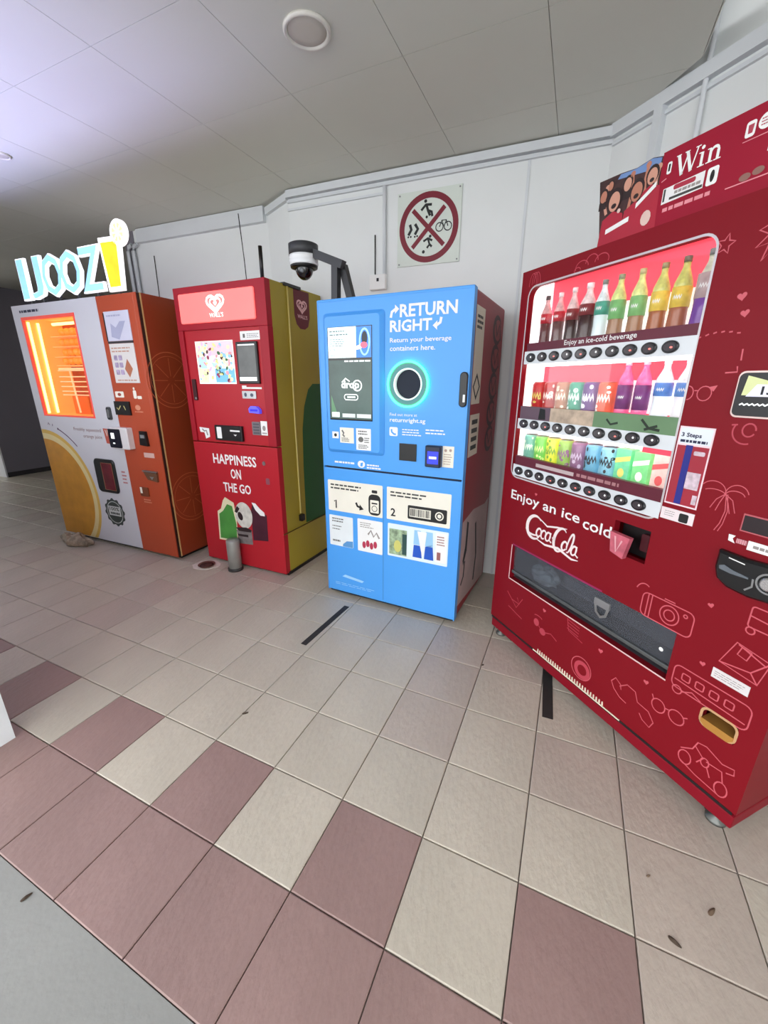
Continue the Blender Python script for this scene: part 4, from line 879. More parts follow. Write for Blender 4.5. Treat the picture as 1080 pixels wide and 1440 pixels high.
q = MB(); q.prism(FR, [(1.285, 0.945), (1.37, 0.94), (1.362, 1.05), (1.298, 1.052)], 0, 0.02); na = q.build('note_acceptor', BLK, ij)
q = MB(); q.flat(FR, rect(1.305, 1.35, 1.0, 1.025), 0.0205); q.build('note_slot', GRY, na)
q = MB(); q.flat(FR, rect(1.285, 1.40, 0.848, 0.885), 0.0006); q.build('sticker', mat('sticker_dusty', (206, 170, 160), 0.5), od)
q = MB(); q.prism(FR, [(1.26, 0.735), (1.41, 0.728), (1.405, 0.66), (1.30, 0.672)], 0, 0.016); cs_ = q.build('coin_slot_plate', mat('coin_bronze', (120, 84, 62), 0.4, metal=0.4), ij)
q = MB(); q.prism(FR, rect(1.255, 1.41, 0.735, 0.745), 0, 0.02); q.flat(FR, [(1.325, 0.70), (1.375, 0.70), (1.35, 0.675)], 0.0165); q.build('coin_slot_trim', STEEL, cs_)
q = MB(); q.prism(FR, rr(1.175, 1.27, 0.525, 0.60, 0.01), 0, 0.01); cr = q.build('coin_return', mat('return_bronze', (128, 70, 44), 0.4, metal=0.3), ij)
q = MB(); q.flat(FR, rect(1.18, 1.205, 0.55, 0.60), 0.0106); q.build('coin_return_flap', CREAM, cr)
q = MB(); bars(q, FR, 1.19, 1.28, 0.465, 0.505, 2, 0.0006, 0.5); q.build('small_print', MATS['print_peach'], od)
# side line drawings
JS = SIDE(JW)
LINE = mat('side_line_art', (190, 96, 60), 0.5)
q = MB()
for (cx, cz, r_) in ((0.18, 1.42, 0.20), (0.22, 0.50, 0.20)):
    q.ribbon(JS, ell(cx, cz, r_, r_, 40), 0.006, 0.0012, True); q.ribbon(JS, ell(cx, cz, r_*0.86, r_*0.86, 36), 0.004, 0.0012, True)
    for k in range(8): q.ribbon(JS, [(cx+0.03*math.cos(k*math.pi/4), cz+0.03*math.sin(k*math.pi/4)), (cx+r_*0.8*math.cos(k*math.pi/4), cz+r_*0.8*math.sin(k*math.pi/4))], 0.005, 0.0013)
q.build('orange_line_drawing', LINE, ij)
# illuminated sign on top
LW = mat('sign_halo_white', (255, 252, 255), 0.4, emit=1.0, var=0.01); LBc = mat('sign_face_blue', (150, 208, 250), 0.4, emit=0.8, var=0.05)
SY = 0.03
def sign_letter(ch_, x0, x1, z0, z1):
    q = MB()
    vs_, fs_ = text_geo(ch_, 0.034); vb, fb = text_geo(ch_, 0.012)
    ax, bx = min(v[0] for v in vs_), max(v[0] for v in vs_); ay, by = min(v[1] for v in vs_), max(v[1] for v in vs_)
    def mp_(v, d): return (x0+(v[0]-ax)/(bx-ax)*(x1-x0), SY-d, z0+(v[1]-ay)/(by-ay)*(z1-z0))
    q._add([mp_(v, 0.0) for v in vs_], fs_)
    # sides and back
    edges = {}
    for f in fs_:
        for i in range(len(f)): k = (f[i], f[(i+1) % len(f)]); edges[k] = edges.get(k, 0)+1
    n_ = len(vs_)
    q._add([mp_(v, 0.0) for v in vs_]+[mp_(v, -0.018) for v in vs_], [(a, a+n_, b+n_, b) for (a, b) in edges if (b, a) not in edges]+[[i+n_ for i in reversed(f)] for f in fs_])
    o = q.build('sign_letter', LW, ij)
    q = MB(); q._add([mp_(v, 0.006) for v in vb], fb); q.build('letter_face', LBc, o)
for ch_, x0, x1 in (('I', 0.150, 0.262), ('J', 0.275, 0.465), ('O', 0.455, 0.705), ('O', 0.675, 0.925), ('Z', 0.905, 1.158)): sign_letter(ch_, x0, x1, 2.028, 2.322)
def PF(y): return lambda x, z, d: (x, y-d, z)
q = MB(); q.prism(PF(SY), [(1.185, 2.018), (1.34, 2.018), (1.378, 2.345), (1.158, 2.352)], -0.018, 0.0); sgl = q.build('sign_glass', LW, ij)
q = MB(); q.flat(PF(SY), [(1.21, 2.045), (1.32, 2.045), (1.345, 2.315), (1.182, 2.32)], 0.004); q.build('glass_juice_face', mat('juice_yellow', (250, 186, 36), 0.4, emit=0.95, var=0.08, scale=12), sgl)
q = MB(); q.prism(PF(SY+0.0), ell(1.375, 2.36, 0.078, 0.078, 32), -0.018, 0.004); sl = q.build('sign_orange_slice', LW, ij)
q = MB()
for k in range(8):
    a0, a1 = R(k*45+5), R(k*45+40); q.flat(PF(SY), [(1.375+0.012*math.cos((a0+a1)/2), 2.36+0.012*math.sin((a0+a1)/2)), (1.375+0.054*math.cos(a0), 2.36+0.054*math.sin(a0)), (1.375+0.056*math.cos((a0+a1)/2), 2.36+0.056*math.sin((a0+a1)/2)), (1.375+0.054*math.cos(a1), 2.36+0.054*math.sin(a1))], 0.0075)
q.build('slice_segments', mat('slice_cream', (250, 226, 150), 0.4, emit=0.9), sl)
for x in (0.21, 0.37, 0.58, 0.80, 1.03, 1.26):
    q = MB(); q.box(x-0.008, x+0.008, SY+0.0185, SY+0.035, JH-0.002, 2.09); q.build('sign_bracket', DGR, ij)
# oranges in the window
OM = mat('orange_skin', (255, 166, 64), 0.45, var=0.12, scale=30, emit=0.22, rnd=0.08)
q = MB(); q.ball((0, 0, 0), 0.032, 10, 7); om = q.mesh('orange', OM)
for j, z in enumerate((1.582, 1.652, 1.732, 1.812)):
    for i in range(8):
        o = bpy.data.objects.new('orange', om); COL.objects.link(o)
        o.matrix_world = ij.matrix_basis @ Matrix.Translation((wx0+0.105+i*0.072+(0.02 if j % 2 else 0), 0.22, z-0.006+0.032-0.026-0.0))
        tag(o, ('whole orange on the lowest fruit shelf of the glowing juice window', 'whole orange on the second fruit shelf from the bottom of the juice window', 'whole orange on the third fruit shelf from the bottom of the juice window', 'whole orange on the top fruit shelf of the juice window')[j], 'orange', 'oranges on juice machine shelf %s' % ('one', 'two', 'three', 'four')[j])

# ------------------------------------------------------------------ red drinks machine
KW, KD, KH, KB = 1.259, 0.70, 1.887, 0.05
ck = machine_frame('drinks_machine', 0.631, 2.088, -1.185, 'large red drinks vending machine with lit display window and doodle prints', 'vending machine')
CR = mat('drinks_red', (126, 12, 26), 0.45, var=0.05, scale=1.2, spec=0.2)
CRD = mat('drinks_red_skirt', (132, 14, 32), 0.5, spec=0.2, var=0.05, scale=1.5)
VX0, VX1, VZ0, VZ1 = 0.052, 0.828, 0.957, 1.818
SX0, SX1, SZ0, SZ1 = 0.122, 0.972, 0.412, 0.602
FX0, FX1, FZ0, FZ1 = 0.672, 0.815, 0.788, 0.913
UX0, UX1, UZ0, UZ1 = 1.10, 1.20, 0.342, 0.408
def solid(x, z):
    for a, b, c_, d in ((VX0, VX1, VZ0, VZ1), (SX0, SX1, SZ0, SZ1), (FX0, FX1, FZ0, FZ1), (UX0, UX1, UZ0, UZ1)):
        if a < x < b and c_ < z < d: return False
    return True
q = MB(); q.grid(sorted({0.0, VX0, VX1, SX0, SX1, FX0, FX1, UX0, UX1, KW}), sorted({0.118, VZ0, VZ1, SZ0, SZ1, FZ0, FZ1, UZ0, UZ1, KH}), solid, 0.0, 0.03)
door = q.build('door', CR, ck)
q = MB(); q.box(0.0, KW, 0.22, KD, KB+0.02, KH, 0.004)
q.build('cabinet', CR, ck)
q = MB(); q.box(0.0, 0.014, 0.03, 0.22, 0.118, KH); q.box(KW-0.014, KW, 0.03, 0.22, 0.118, KH); q.box(0.014, KW-0.014, 0.03, 0.22, KH-0.014, KH); q.box(0.014, KW-0.014, 0.03, 0.22, 0.118, 0.13); q.build('door_sides', CR, ck)
q = MB(); q.box(0.004, KW-0.004, 0.006, 0.22, KB, 0.100, 0.006); q.build('skirt', CRD, ck)
q = MB(); q.box(0.01, KW-0.01, 0.03, 0.21, 0.090, 0.125); q.build('skirt_gap', mat('gap_dark_red', (20, 3, 6), 0.7), ck)
q = MB(); q.prism(FR, rect(0.01, KW-0.01, 0.108, 0.119), -0.004, 0.0012); q.build('joint_line', MATS['gap_dark_red'], ck)
# rounded corners of the window
def corner_fill(q, cx, cz, sx, sz, r, d0, d1):
    pts = [(cx, cz)]+[(cx+sx*(r-r*math.sin(R(a))), cz+sz*(r-r*math.cos(R(a)))) for a in range(0, 91, 15)]
    q.prism(FR, pts if sx*sz < 0 else [pts[0]]+pts[:0:-1], d0, d1)
q = MB()
for cx, sx in ((VX0, 1), (VX1, -1)):
    for cz, sz in ((VZ0, 1), (VZ1, -1)): corner_fill(q, cx, cz, sx, sz, 0.045, -0.03, 0.0)
q.build('window_corners', CR, ck)
q = MB(); q.ribbon(FR, rr(VX0, VX1, VZ0, VZ1, 0.045, 6), 0.007, 0.0012, True); q.build('window_trim', mat('trim_silver', (206, 200, 202), 0.3, metal=0.3), ck)
# cavity
CAVW = mat('display_white', (250, 250, 250), 0.5, emit=0.75, var=0.01); CAVR = mat('display_red', (246, 74, 92), 0.5, emit=0.75, var=0.05)
IX0, IX1 = 0.016, 0.85
q = MB(); q.box(IX0, IX1, 0.17, 0.18, VZ0, KH-0.03); q.build('display_back', CAVR, ck)
q = MB(); q.box(IX0, IX0+0.004, 0.031, 0.17, VZ0, KH-0.03); q.box(IX1-0.004, IX1, 0.031, 0.17, VZ0, KH-0.03); q.build('display_side', CAVW, ck)
for z0, z1, x1_ in ((1.56, 1.71, 0.80), (1.05, 1.185, 0.84)):
    q = MB(); q.box(IX0+0.004, x1_, 0.135, 0.140, z0, z1); q.build('white_back_card', CAVW, ck)
q = MB(); q.box(IX0+0.004, 0.060, 0.128, 0.134, 1.30, 1.80); q.build('white_back_card', CAVW, ck)
q = MB(); q.box(0.52, 0.84, 0.135, 0.140, 1.30, 1.42); q.build('white_back_card', CAVW, ck)
LEDW = mat('led_white', (255, 250, 248), 0.4, emit=5.0, var=0.0)
for z in (KH-0.045, 1.488, 1.196):
    q = MB(); q.tube([(0.05, 0.045, z), (0.82, 0.045, z)], 0.007, 8); q.build('led_tube', LEDW, ck)
for z in (1.55, 1.275, 1.03):
    q = MB(); q.box(IX0+0.004, IX1-0.004, 0.034, 0.165, z, z+0.012); q.build('shelf', WHT, ck)
q = MB()
STRIP = mat('shelf_strip_maroon', (92, 22, 42), 0.4, var=0.08, emit=0.08); BAND = mat('button_band', (206, 210, 214), 0.35, emit=0.15)
SGRN = mat('strip_green', (96, 128, 92), 0.4, var=0.12, emit=0.15); SBRN = mat('strip_beige', (178, 158, 138), 0.4, var=0.3, scale=25, emit=0.12); SMV = mat('strip_mauve', (98, 74, 88), 0.4)
def strip(x0, x1, z0, z1, ma, d=0.000):
    q = MB(); q.prism(FR, rect(x0, x1, z0, z1), -0.022, d); return q.build('shelf_strip', ma, ck)
strip(0.075, 0.826, 1.548, 1.582, STRIP); s2 = strip(0.075, 0.27, 1.246, 1.304, SMV); s3 = strip(0.27, 0.50, 1.246, 1.304, SBRN); s4 = strip(0.50, 0.826, 1.246, 1.304, SGRN); s5 = strip(0.075, 0.826, 1.022, 1.066, STRIP)
lett(ck, 'Enjoy an ice-cold beverage', 0.30, 0.625, 1.553, 1.578, 0.0008, WHT, 0.01, name='strip_lettering')
q = MB(); q.ribbon(FR, [(0.56, 1.28), (0.58, 1.262), (0.61, 1.27)], 0.008, 0.0006); q.ribbon(FR, [(0.70, 1.29), (0.73, 1.262), (0.77, 1.258)], 0.009, 0.0006); q.ribbon(FR, [(0.715, 1.256), (0.76, 1.272)], 0.009, 0.0008); q.build('leaf_print', mat('leaf_dark', (26, 42, 26), 0.5), s4)
q = MB(); q.flat(FR, [(0.20, 1.25), (0.245, 1.252), (0.238, 1.296), (0.205, 1.30)], 0.0006); q.build('bottle_print', DK, s2)
q = MB(); q.flat(FR, rect(0.22, 0.445, 1.034, 1.050), 0.0006); q.build('strip_label', mat('label_dusky', (190, 170, 170), 0.5), s5)
q = MB(); bars(q, FR, 0.46, 0.66, 1.036, 1.052, 1, 0.0006, 0.8, 0); q.build('strip_print', mat('print_dustpink', (170, 120, 124), 0.5), s5)
for z0, z1 in ((1.493, 1.548), (1.198, 1.246), (0.966, 1.022)):
    q = MB(); q.prism(FR, rect(0.066, 0.828, z0, z1), -0.022, 0.0015); q.build('button_band', BAND, ck)
BTR = mat('button_rim', (30, 30, 34), 0.25); BTI = mat('button_face', (66, 60, 64), 0.2); BTL = mat('button_light', (255, 120, 110), 0.3, emit=0.8); BTW = mat('button_glint', (240, 240, 240), 0.3, emit=0.4)
def button_mesh(lit):
    q = MB(); q.prism(FR, ell(0, 0, 0.027, 0.0195, 22), 0.0, 0.009, 0.003); q.cur = 1; q.prism(FR, ell(0, 0, 0.019, 0.013, 18), 0.009, 0.0105, 0.001)
    q.cur = 2; q.flat(FR, ell(0.008, -0.002, 0.005, 0.003, 10) if lit else ell(0.008, 0.002, 0.004, 0.004, 10), 0.011)
    return q.mesh('select_button', [BTR, BTI, BTL if lit else BTW])
bml, bmw = button_mesh(True), button_mesh(False)
for zc, lit in ((1.520, (2, 4, 7, 8, 9)), (1.224, (2, 7)), (0.994, (3, 5, 6))):
    for i in range(10):
        o = bpy.data.objects.new('select_button', bml if i in lit else bmw); COL.objects.link(o); o.parent = ck; o.location = (0.112+0.0711*i, -0.0015, zc)
q = MB(); q.prism(FR, rect(IX0+0.002, IX1-0.002, VZ0+0.001, VZ1-0.001), -0.029, -0.025); q.build('window_glass', glass('clear_glass'), ck)
# lettering and logo
lett(ck, 'Enjoy an ice', 0.072, 0.512, 0.829, 0.890, 0.0008, WHT, 0.012)
lett(ck, 'cold', 0.530, 0.665, 0.832, 0.880, 0.0008, WHT, 0.012)
LOGO = mat('logo_white', (240, 226, 224), 0.5)
def tap(n, a, b): return [a+(b-a)*math.sin(math.pi*i/(n-1)) for i in range(n)]
q = MB(); d = 0.0008
def arc(cx, cz, rx, rz, a0, a1, wa, wb, tilt=0, n=20):
    global d
    q.ribbon(FR, ell(cx, cz, rx, rz, n, a0, a1, tilt), tap(n+1, wa, wb), d); d += 0.00004
arc(0.262, 0.745, 0.05, 0.058, 60, 330, 0.004, 0.020, -14)
arc(0.25, 0.735, 0.05, 0.03, 200, 320, 0.003, 0.010)
for cx in (0.292, 0.323, 0.352): arc(cx, 0.728, 0.014, 0.022, 0 if cx != 0.323 else 40, 360 if cx != 0.323 else 320, 0.006, 0.010, -18)
q.ribbon(FR, [(0.368, 0.752), (0.362, 0.715), (0.376, 0.706)], 0.008, d)
q.ribbon(FR, [(0.378, 0.731), (0.398, 0.734)], 0.009, d)
arc(0.425, 0.738, 0.034, 0.058, 60, 325, 0.004, 0.016, -14)
arc(0.452, 0.72, 0.013, 0.022, 0, 360, 0.006, 0.010, -18)
arc(0.482, 0.742, 0.011, 0.048, -110, 250, 0.004, 0.010, -14)
arc(0.506, 0.718, 0.013, 0.022, 0, 360, 0.006, 0.010, -18)
q.ribbon(FR, [(0.520, 0.742), (0.516, 0.704), (0.532, 0.695)], 0.008, d)
q.ribbon(FR, [(0.27, 0.695), (0.34, 0.683), (0.42, 0.696), (0.50, 0.676), (0.535, 0.682)], tap(5, 0.003, 0.012), d+0.0001)
q.ribbon(FR, [(0.285, 0.80), (0.34, 0.775), (0.40, 0.79), (0.455, 0.80)], tap(4, 0.003, 0.009), d+0.0001)
q.build('script_logo', LOGO, ck)
# card reader recess with pink flap
q = MB(); q.box(FX0, FX1, 0.05, 0.055, FZ0, FZ1); q.build('reader_recess', mat('recess_black', (14, 8, 10), 0.4), ck)
q = MB(); q.prism(FR, rr(0.765, 0.795, 0.82, 0.885, 0.006), -0.05, -0.03); q.build('reader_slot', mat('recess_maroon', (70, 14, 24), 0.4), ck)
q = MB(); q.prism(FR, [(0.688, 0.795), (0.742, 0.782), (0.758, 0.868), (0.676, 0.872)], 0.001, 0.022); fl_ = q.build('pink_flap', mat('flap_pink', (196, 96, 112), 0.35, var=0.2, scale=30), ck)
q = MB(); q.ribbon(FR, [(0.70, 0.86), (0.712, 0.80), (0.73, 0.85)], 0.007, 0.0225); q.build('flap_print', mat('flap_pale', (226, 170, 176), 0.5), fl_)
# dispensing slot
q = MB(); q.box(SX0-0.003, SX1+0.003, 0.19, 0.20, SZ0-0.003, SZ1+0.003); q.build('slot_back', mat('slot_metal', (140, 140, 146), 0.35, metal=0.5, var=0.2, scale=4), ck)
q = MB(); q.box(SX0-0.003, SX1+0.003, 0.03, 0.19, SZ0-0.006, SZ0); q.box(SX0-0.003, SX1+0.003, 0.03, 0.19, SZ1, SZ1+0.006); q.build('slot_lining', mat('slot_dark', (92, 90, 94), 0.4, metal=0.3), ck)
q = MB(); q.box(SX0-0.006, SX0, 0.03, 0.19, SZ0, SZ1); q.box(SX1, SX1+0.006, 0.03, 0.19, SZ0, SZ1); q.build('slot_end', MATS['slot_dark'], ck)
q = MB(); q._add([(SX0+0.004, 0.018, SZ0+0.045), (SX1-0.004, 0.018, SZ0+0.045), (SX1-0.004, 0.012, SZ1-0.004), (SX0+0.004, 0.012, SZ1-0.004), (SX0+0.004, 0.023, SZ0+0.045), (SX1-0.004, 0.023, SZ0+0.045), (SX1-0.004, 0.017, SZ1-0.004), (SX0+0.004, 0.017, SZ1-0.004)], [(0, 1, 2, 3), (7, 6, 5, 4), (0, 4, 5, 1), (2, 6, 7, 3), (1, 5, 6, 2), (0, 3, 7, 4)])
q.build('slot_flap', glass('smoked_glass', (0.8, 0.82, 0.86), rough=0.1, gl=0.05, veil=(112, 114, 120, 0.26)), ck)
q = MB(); q.box(SX0+0.002, SX1-0.002, 0.008, 0.026, SZ0+0.030, SZ0+0.046, 0.003); q.build('flap_rail', mat('rail_grey', (104, 108, 108), 0.35, metal=0.6), ck)
q = MB(); q.flat(FR, rect(SX0-0.004, SX1+0.002, SZ0-0.006, SZ0), 0.0010); q.flat(FR, rect(SX0-0.006, SX0, SZ0, SZ1), 0.0010); q.build('slot_edge', mat('edge_pale', (226, 190, 190), 0.4), ck)
q = MB(); q.flat(FR, rect(SX0, SX1-0.3, SZ1, SZ1+0.008), 0.0010); q.build('slot_upper_edge', mat('edge_magenta', (150, 30, 84), 0.4), ck)
q = MB(); q.prism(FR, rr(0.64, 0.712, 0.535, 0.566, 0.004), -0.014, -0.004); hl = q.build('flap_handle', mat('handle_grey', (150, 150, 152), 0.35, metal=0.5), ck)
q = MB(); q.ribbon(FR, [(0.645, 0.545), (0.655, 0.505), (0.678, 0.490), (0.70, 0.505), (0.708, 0.545)], 0.012, -0.006); q.build('handle_grip', STEEL, hl)
q = MB(); q.flat(FR, ell(0.93, 0.505, 0.008, 0.008, 10), -0.010); q.build('rivet', WHT, ck)
q = MB(); q.box(0.45, 0.585, 0.03, 0.034, 0.525, 0.57); q.build('warning_plate', mat('plate_dim', (112, 112, 116), 0.5), ck)
bagm = MB(); bagm.ball((0, 0, 0), 1.0, 18, 10)
sv = []
for v in bagm.v:
    k = 1+0.22*math.sin(v[0]*9+v[2]*5)*math.cos(v[1]*7-v[0]*4); sv.append((v[0]*0.09*k, v[1]*0.05*k, (v[2]*0.045*k)))
bagm.v = sv; bagm.sm = [False]*len(bagm.f)
o = bagm.build('plastic_wrapper', mat('crinkled_plastic', (176, 186, 184), 0.2, var=0.3, scale=20)); o.matrix_world = ck.matrix_basis @ Matrix.Translation((0.26, 0.11, SZ0+0.052)); tag(o, 'crumpled clear plastic wrapper lying in the dispensing slot of the drinks machine', 'wrapper')
# comb vent in the skirt joint
q = MB()
for i in range(27): q.prism(FR, [(0.385+i*0.0146, 0.120), (0.391+i*0.0146, 0.120), (0.388+i*0.0146, 0.137), (0.384+i*0.0146, 0.137)], 0.0, 0.003)
q.prism(FR, rect(0.355, 0.85, 0.114, 0.119), 0.0, 0.004); q.build('comb_vent', mat('vent_cream', (238, 226, 204), 0.5), ck)
# payment panel
q = MB(); q.prism(FR, rr(0.965, 1.165, 1.318, 1.442, 0.016), 0, 0.006); q.build('display_rim', mat('rim_pale', (222, 196, 190), 0.35, metal=0.3), ck)
q = MB(); q.prism(FR, rr(0.970, 1.160, 1.323, 1.437, 0.014), 0.004, 0.010); pd_ = q.build('price_display', BLK, ck)
q = MB(); q.flat(FR, [(0.984, 1.378), (1.148, 1.378), (1.148, 1.43), (1.06, 1.41), (0.99, 1.43)], 0.0105); q.build('display_glow', mat('display_lime', (190, 196, 140), 0.3, emit=0.35), pd_)
q = MB(); q.flat(FR, [(0.995, 1.375), (1.146, 1.375), (1.146, 1.405), (1.015, 1.407)], 0.0108); ds = q.build('display_digits_field', mat('display_violet', (196, 196, 214), 0.3, emit=0.5), pd_)
lett(pd_, '132', 1.028, 1.075, 1.38, 1.402, 0.0112, DK, 0.03, name='digits')
q = MB(); q.ribbon(FR, [(0.985+0.006*i, 1.352+0.004*(i % 2)) for i in range(13)], 0.004, 0.0105); q.build('display_text', SCW, pd_)
q = MB(); q.prism(FR, rect(0.836, 0.938, 1.028, 1.281), 0, 0.0015); ps = q.build('steps_poster', mat('poster_pinkwhite', (240, 214, 220), 0.5), ck)
q = MB(); q.flat(FR, rect(0.840, 0.934, 1.228, 1.277), 0.0019); q.build('poster_head', mat('print_ice', (226, 232, 238), 0.5), ps)
lett(ps, '3 Steps', 0.845, 0.905, 1.245, 1.262, 0.0023, mat('print_darknavy', (30, 36, 70), 0.5), 0.03)
q = MB(); bars(q, FR, 0.845, 0.925, 1.231, 1.241, 1, 0.0023, 0.8, 0); q.build('poster_text', MATS['print_darknavy'], ps)
q = MB(); q.flat(FR, rect(0.840, 0.934, 1.033, 1.222), 0.0019); q.build('poster_field', mat('print_wine', (160, 34, 52), 0.5), ps)
q = MB(); q.flat(FR, rect(0.866, 0.887, 1.034, 1.224), 0.0023); q.build('poster_blue_band', mat('print_ultramarine', (30, 36, 130), 0.5), ps)
q = MB(); q.flat(FR, rr(0.893, 0.926, 1.195, 1.208, 0.004), 0.0023); q.flat(FR, rect(0.885, 0.928, 1.088, 1.142), 0.0023); q.flat(FR, rect(0.918, 0.932, 1.042, 1.072), 0.0023); q.build('poster_patches', mat('print_mist', (206, 186, 196), 0.5, var=0.25, scale=60), ps)
q = MB(); q.prism(FR, rect(0.833, 0.938, 0.974, 1.013), 0, 0.0015); s1 = q.build('notice_strip', mat('notice_white', (232, 218, 220), 0.5), ck)
q = MB(); bars(q, FR, 0.845, 0.885, 0.985, 1.006, 3, 0.0019, 0.3); q.build('poster_text', MATS['print_taupe'], s1)
q = MB(); q.flat(FR, rr(0.893, 0.922, 0.977, 1.006, 0.005), 0.0019); q.build('notice_icon', DK, s1)
q = MB(); q.prism(FR, rect(1.064, 1.205, 1.004, 1.056), 0, 0.004); np_ = q.build('note_plate_rim', mat('rim_rose', (196, 96, 104), 0.4), ck)
q = MB(); q.prism(FR, rect(1.068, 1.201, 1.008, 1.052), 0.003, 0.006); q.build('note_plate', mat('plate_dark', (40, 28, 32), 0.3), np_)
q = MB(); q.flat(FR, [(1.040, 0.985), (1.058, 0.985), (1.052, 0.975), (1.06, 0.962), (1.042, 0.966)], 0.001); q.build('white_tab', WHT, ck)
q = MB(); bars(q, FR, 1.062, 1.088, 0.962, 0.982, 1, 0.001, 0.7, 0); q.build('small_print', mat('print_pale_pink', (216, 150, 158), 0.5), ck)
q = MB(); q.prism(FR, rect(1.091, 1.195, 0.955, 0.982), 0, 0.0015); s1 = q.build('coin_label', WHT, ck)
q = MB(); bars(q, FR, 1.105, 1.185, 0.962, 0.974, 1, 0.002, 0.7, 0); q.build('poster_text', MATS['print_taupe'], s1)
q = MB(); q.prism(FR, [(1.034, 0.880), (1.045, 0.848), (1.075, 0.830), (1.13, 0.824), (1.205, 0.832), (1.225, 0.86), (1.225, 0.925), (1.20, 0.938), (1.10, 0.932), (1.034, 0.936)], 0, 0.022, 0.008); cu_ = q.build('coin_unit', BLK, ck)
q = MB(); q.prism(FR, [(1.048, 0.892), (1.06, 0.898), (1.085, 0.89), (1.125, 0.885), (1.125, 0.88), (1.08, 0.878), (1.05, 0.882)], 0.021, 0.0245); q.build('coin_unit_inlay', mat('inlay_steel', (120, 128, 136), 0.25, metal=0.5), cu_)
q = MB(); q.ribbon(FR, [(1.066, 0.923), (1.108, 0.918)], 0.003, 0.0226); q.build('coin_unit_marking', WHT, cu_)
q = MB(); q.ribbon(FR, [(1.135, 0.885), (1.137, 0.862), (1.122, 0.845)], 0.005, 0.0226); q.build('coin_unit_arrow', STEEL, cu_)
q = MB(); q.ring(FR, 1.172, 0.886, 0.025, 0.030, 0.020, 0.026, 30); q.build('knob_ring', STEEL, cu_)
q = MB(); q.prism(FR, ell(1.172, 0.886, 0.019, 0.019, 24), 0.020, 0.034, 0.004); q.build('coin_knob', mat('knob_steel', (206, 206, 206), 0.2, metal=0.8), cu_)
q = MB(); q.box(UX0, UX1, 0.055, 0.06, UZ0, UZ1); q.build('coin_return_back', mat('cup_dark', (74, 54, 36), 0.45), ck)
q = MB(); q.ribbon(FR, rr(UX0, UX1, UZ0, UZ1, 0.02, 4), 0.008, 0.0012, True); q.build('coin_return_rim', mat('cup_rim', (222, 178, 132), 0.35, metal=0.4), ck)
q = MB(); q.prism(FR, [(UX0+0.004, UZ0+0.012), (UX0+0.02, UZ0), (UX1-0.015, UZ0), (UX1-0.003, UZ0+0.012), (UX1-0.003, UZ0+0.026), (UX0+0.004, UZ0+0.026)], -0.05, 0.006); q.build('coin_return_lip', mat('cup_brass', (206, 150, 74), 0.35, metal=0.5), ck)
q = MB(); q.prism(FR, rect(1.096, 1.196, 0.522, 0.557), 0, 0.0015); s1 = q.build('serial_label', mat('label_grey_white', (222, 216, 216), 0.5), ck)
q = MB(); bars(q, FR, 1.103, 1.188, 0.528, 0.55, 3, 0.002, 0.3); q.build('poster_text', MATS['print_taupe'], s1)
# doodles
DOO = mat('doodle_pink', (204, 88, 100), 0.45, var=0.05); DOF = mat('doodle_rose', (186, 62, 78), 0.45, var=0.05)
def doodle(name, lines=(), fills=(), wd=0.0040, closed=(), ma=DOO):
    q = MB(); k = 0
    for l in lines: q.ribbon(FR, l, wd, 0.0008+k*0.00002); k += 1
    for l in closed: q.ribbon(FR, l, wd, 0.0008+k*0.00002, True); k += 1
    for l in fills: q.flat(FR, l, 0.0009+k*0.00002); k += 1
    return q.build(name, ma, ck)
px_, pz_ = 1.005, 1.098
doodle('palm_doodle', [ell(px_+0.028, pz_, 0.03, 0.032, 12, 20, 180), ell(px_+0.025, pz_, 0.024, 0.014, 10, 10, 170), ell(px_-0.035, pz_, 0.035, 0.032, 12, 0, 150), ell(px_-0.03, pz_-0.004, 0.03, 0.012, 10, 0, 150),
                       [(px_, pz_), (px_-0.02, pz_-0.02), (px_-0.032, pz_-0.05)], [(px_, pz_), (px_+0.022, pz_-0.015), (px_+0.035, pz_-0.05)], [(px_, pz_), (px_-0.01, pz_-0.03), (px_-0.016, pz_-0.055)], [(px_, pz_), (px_+0.012, pz_-0.025), (px_+0.022, pz_-0.055)],
                       [(px_+0.002, pz_), (px_+0.01, pz_-0.05), (px_+0.004, pz_-0.09), (px_-0.006, pz_-0.115)], [(px_+0.006, pz_), (px_+0.016, pz_-0.05), (px_+0.012, pz_-0.09), (px_+0.004, pz_-0.115)]], wd=0.0024)
doodle('camera_doodle', closed=[rr(0.835, 1.012, 0.602, 0.692, 0.02), ell(0.935, 0.648, 0.032, 0.034), ell(0.935, 0.648, 0.018, 0.019), ell(0.985, 0.672, 0.006, 0.006, 10), rect(0.91, 0.945, 0.692, 0.70)], lines=[[(0.855, 0.605), (0.855, 0.69)], [(0.868, 0.602), (0.868, 0.692)], ell(0.835, 0.68, 0.03, 0.04, 10, 60, 160)])
doodle('sandwich_box_doodle', closed=[[(1.105, 0.585), (1.135, 0.672), (1.222, 0.655), (1.207, 0.573)], [(1.15, 0.665), (1.175, 0.66), (1.168, 0.63), (1.143, 0.636)]], lines=[[(1.105, 0.585), (1.185, 0.60), (1.222, 0.655)], [(1.185, 0.60), (1.207, 0.573)], [(1.14, 0.668), (1.215, 0.64)]])
doodle('train_doodle', closed=[rr(0.992, 1.218, 0.41, 0.495, 0.02)]+[rr(1.02+i*0.043, 1.045+i*0.043, 0.45, 0.475, 0.005) for i in range(4)]+[ell(1.015, 0.404, 0.015, 0.015, 14)], lines=[[(1.03, 0.405), (1.06, 0.425), (1.09, 0.412)], [(1.0, 0.44), (1.21, 0.432)]])
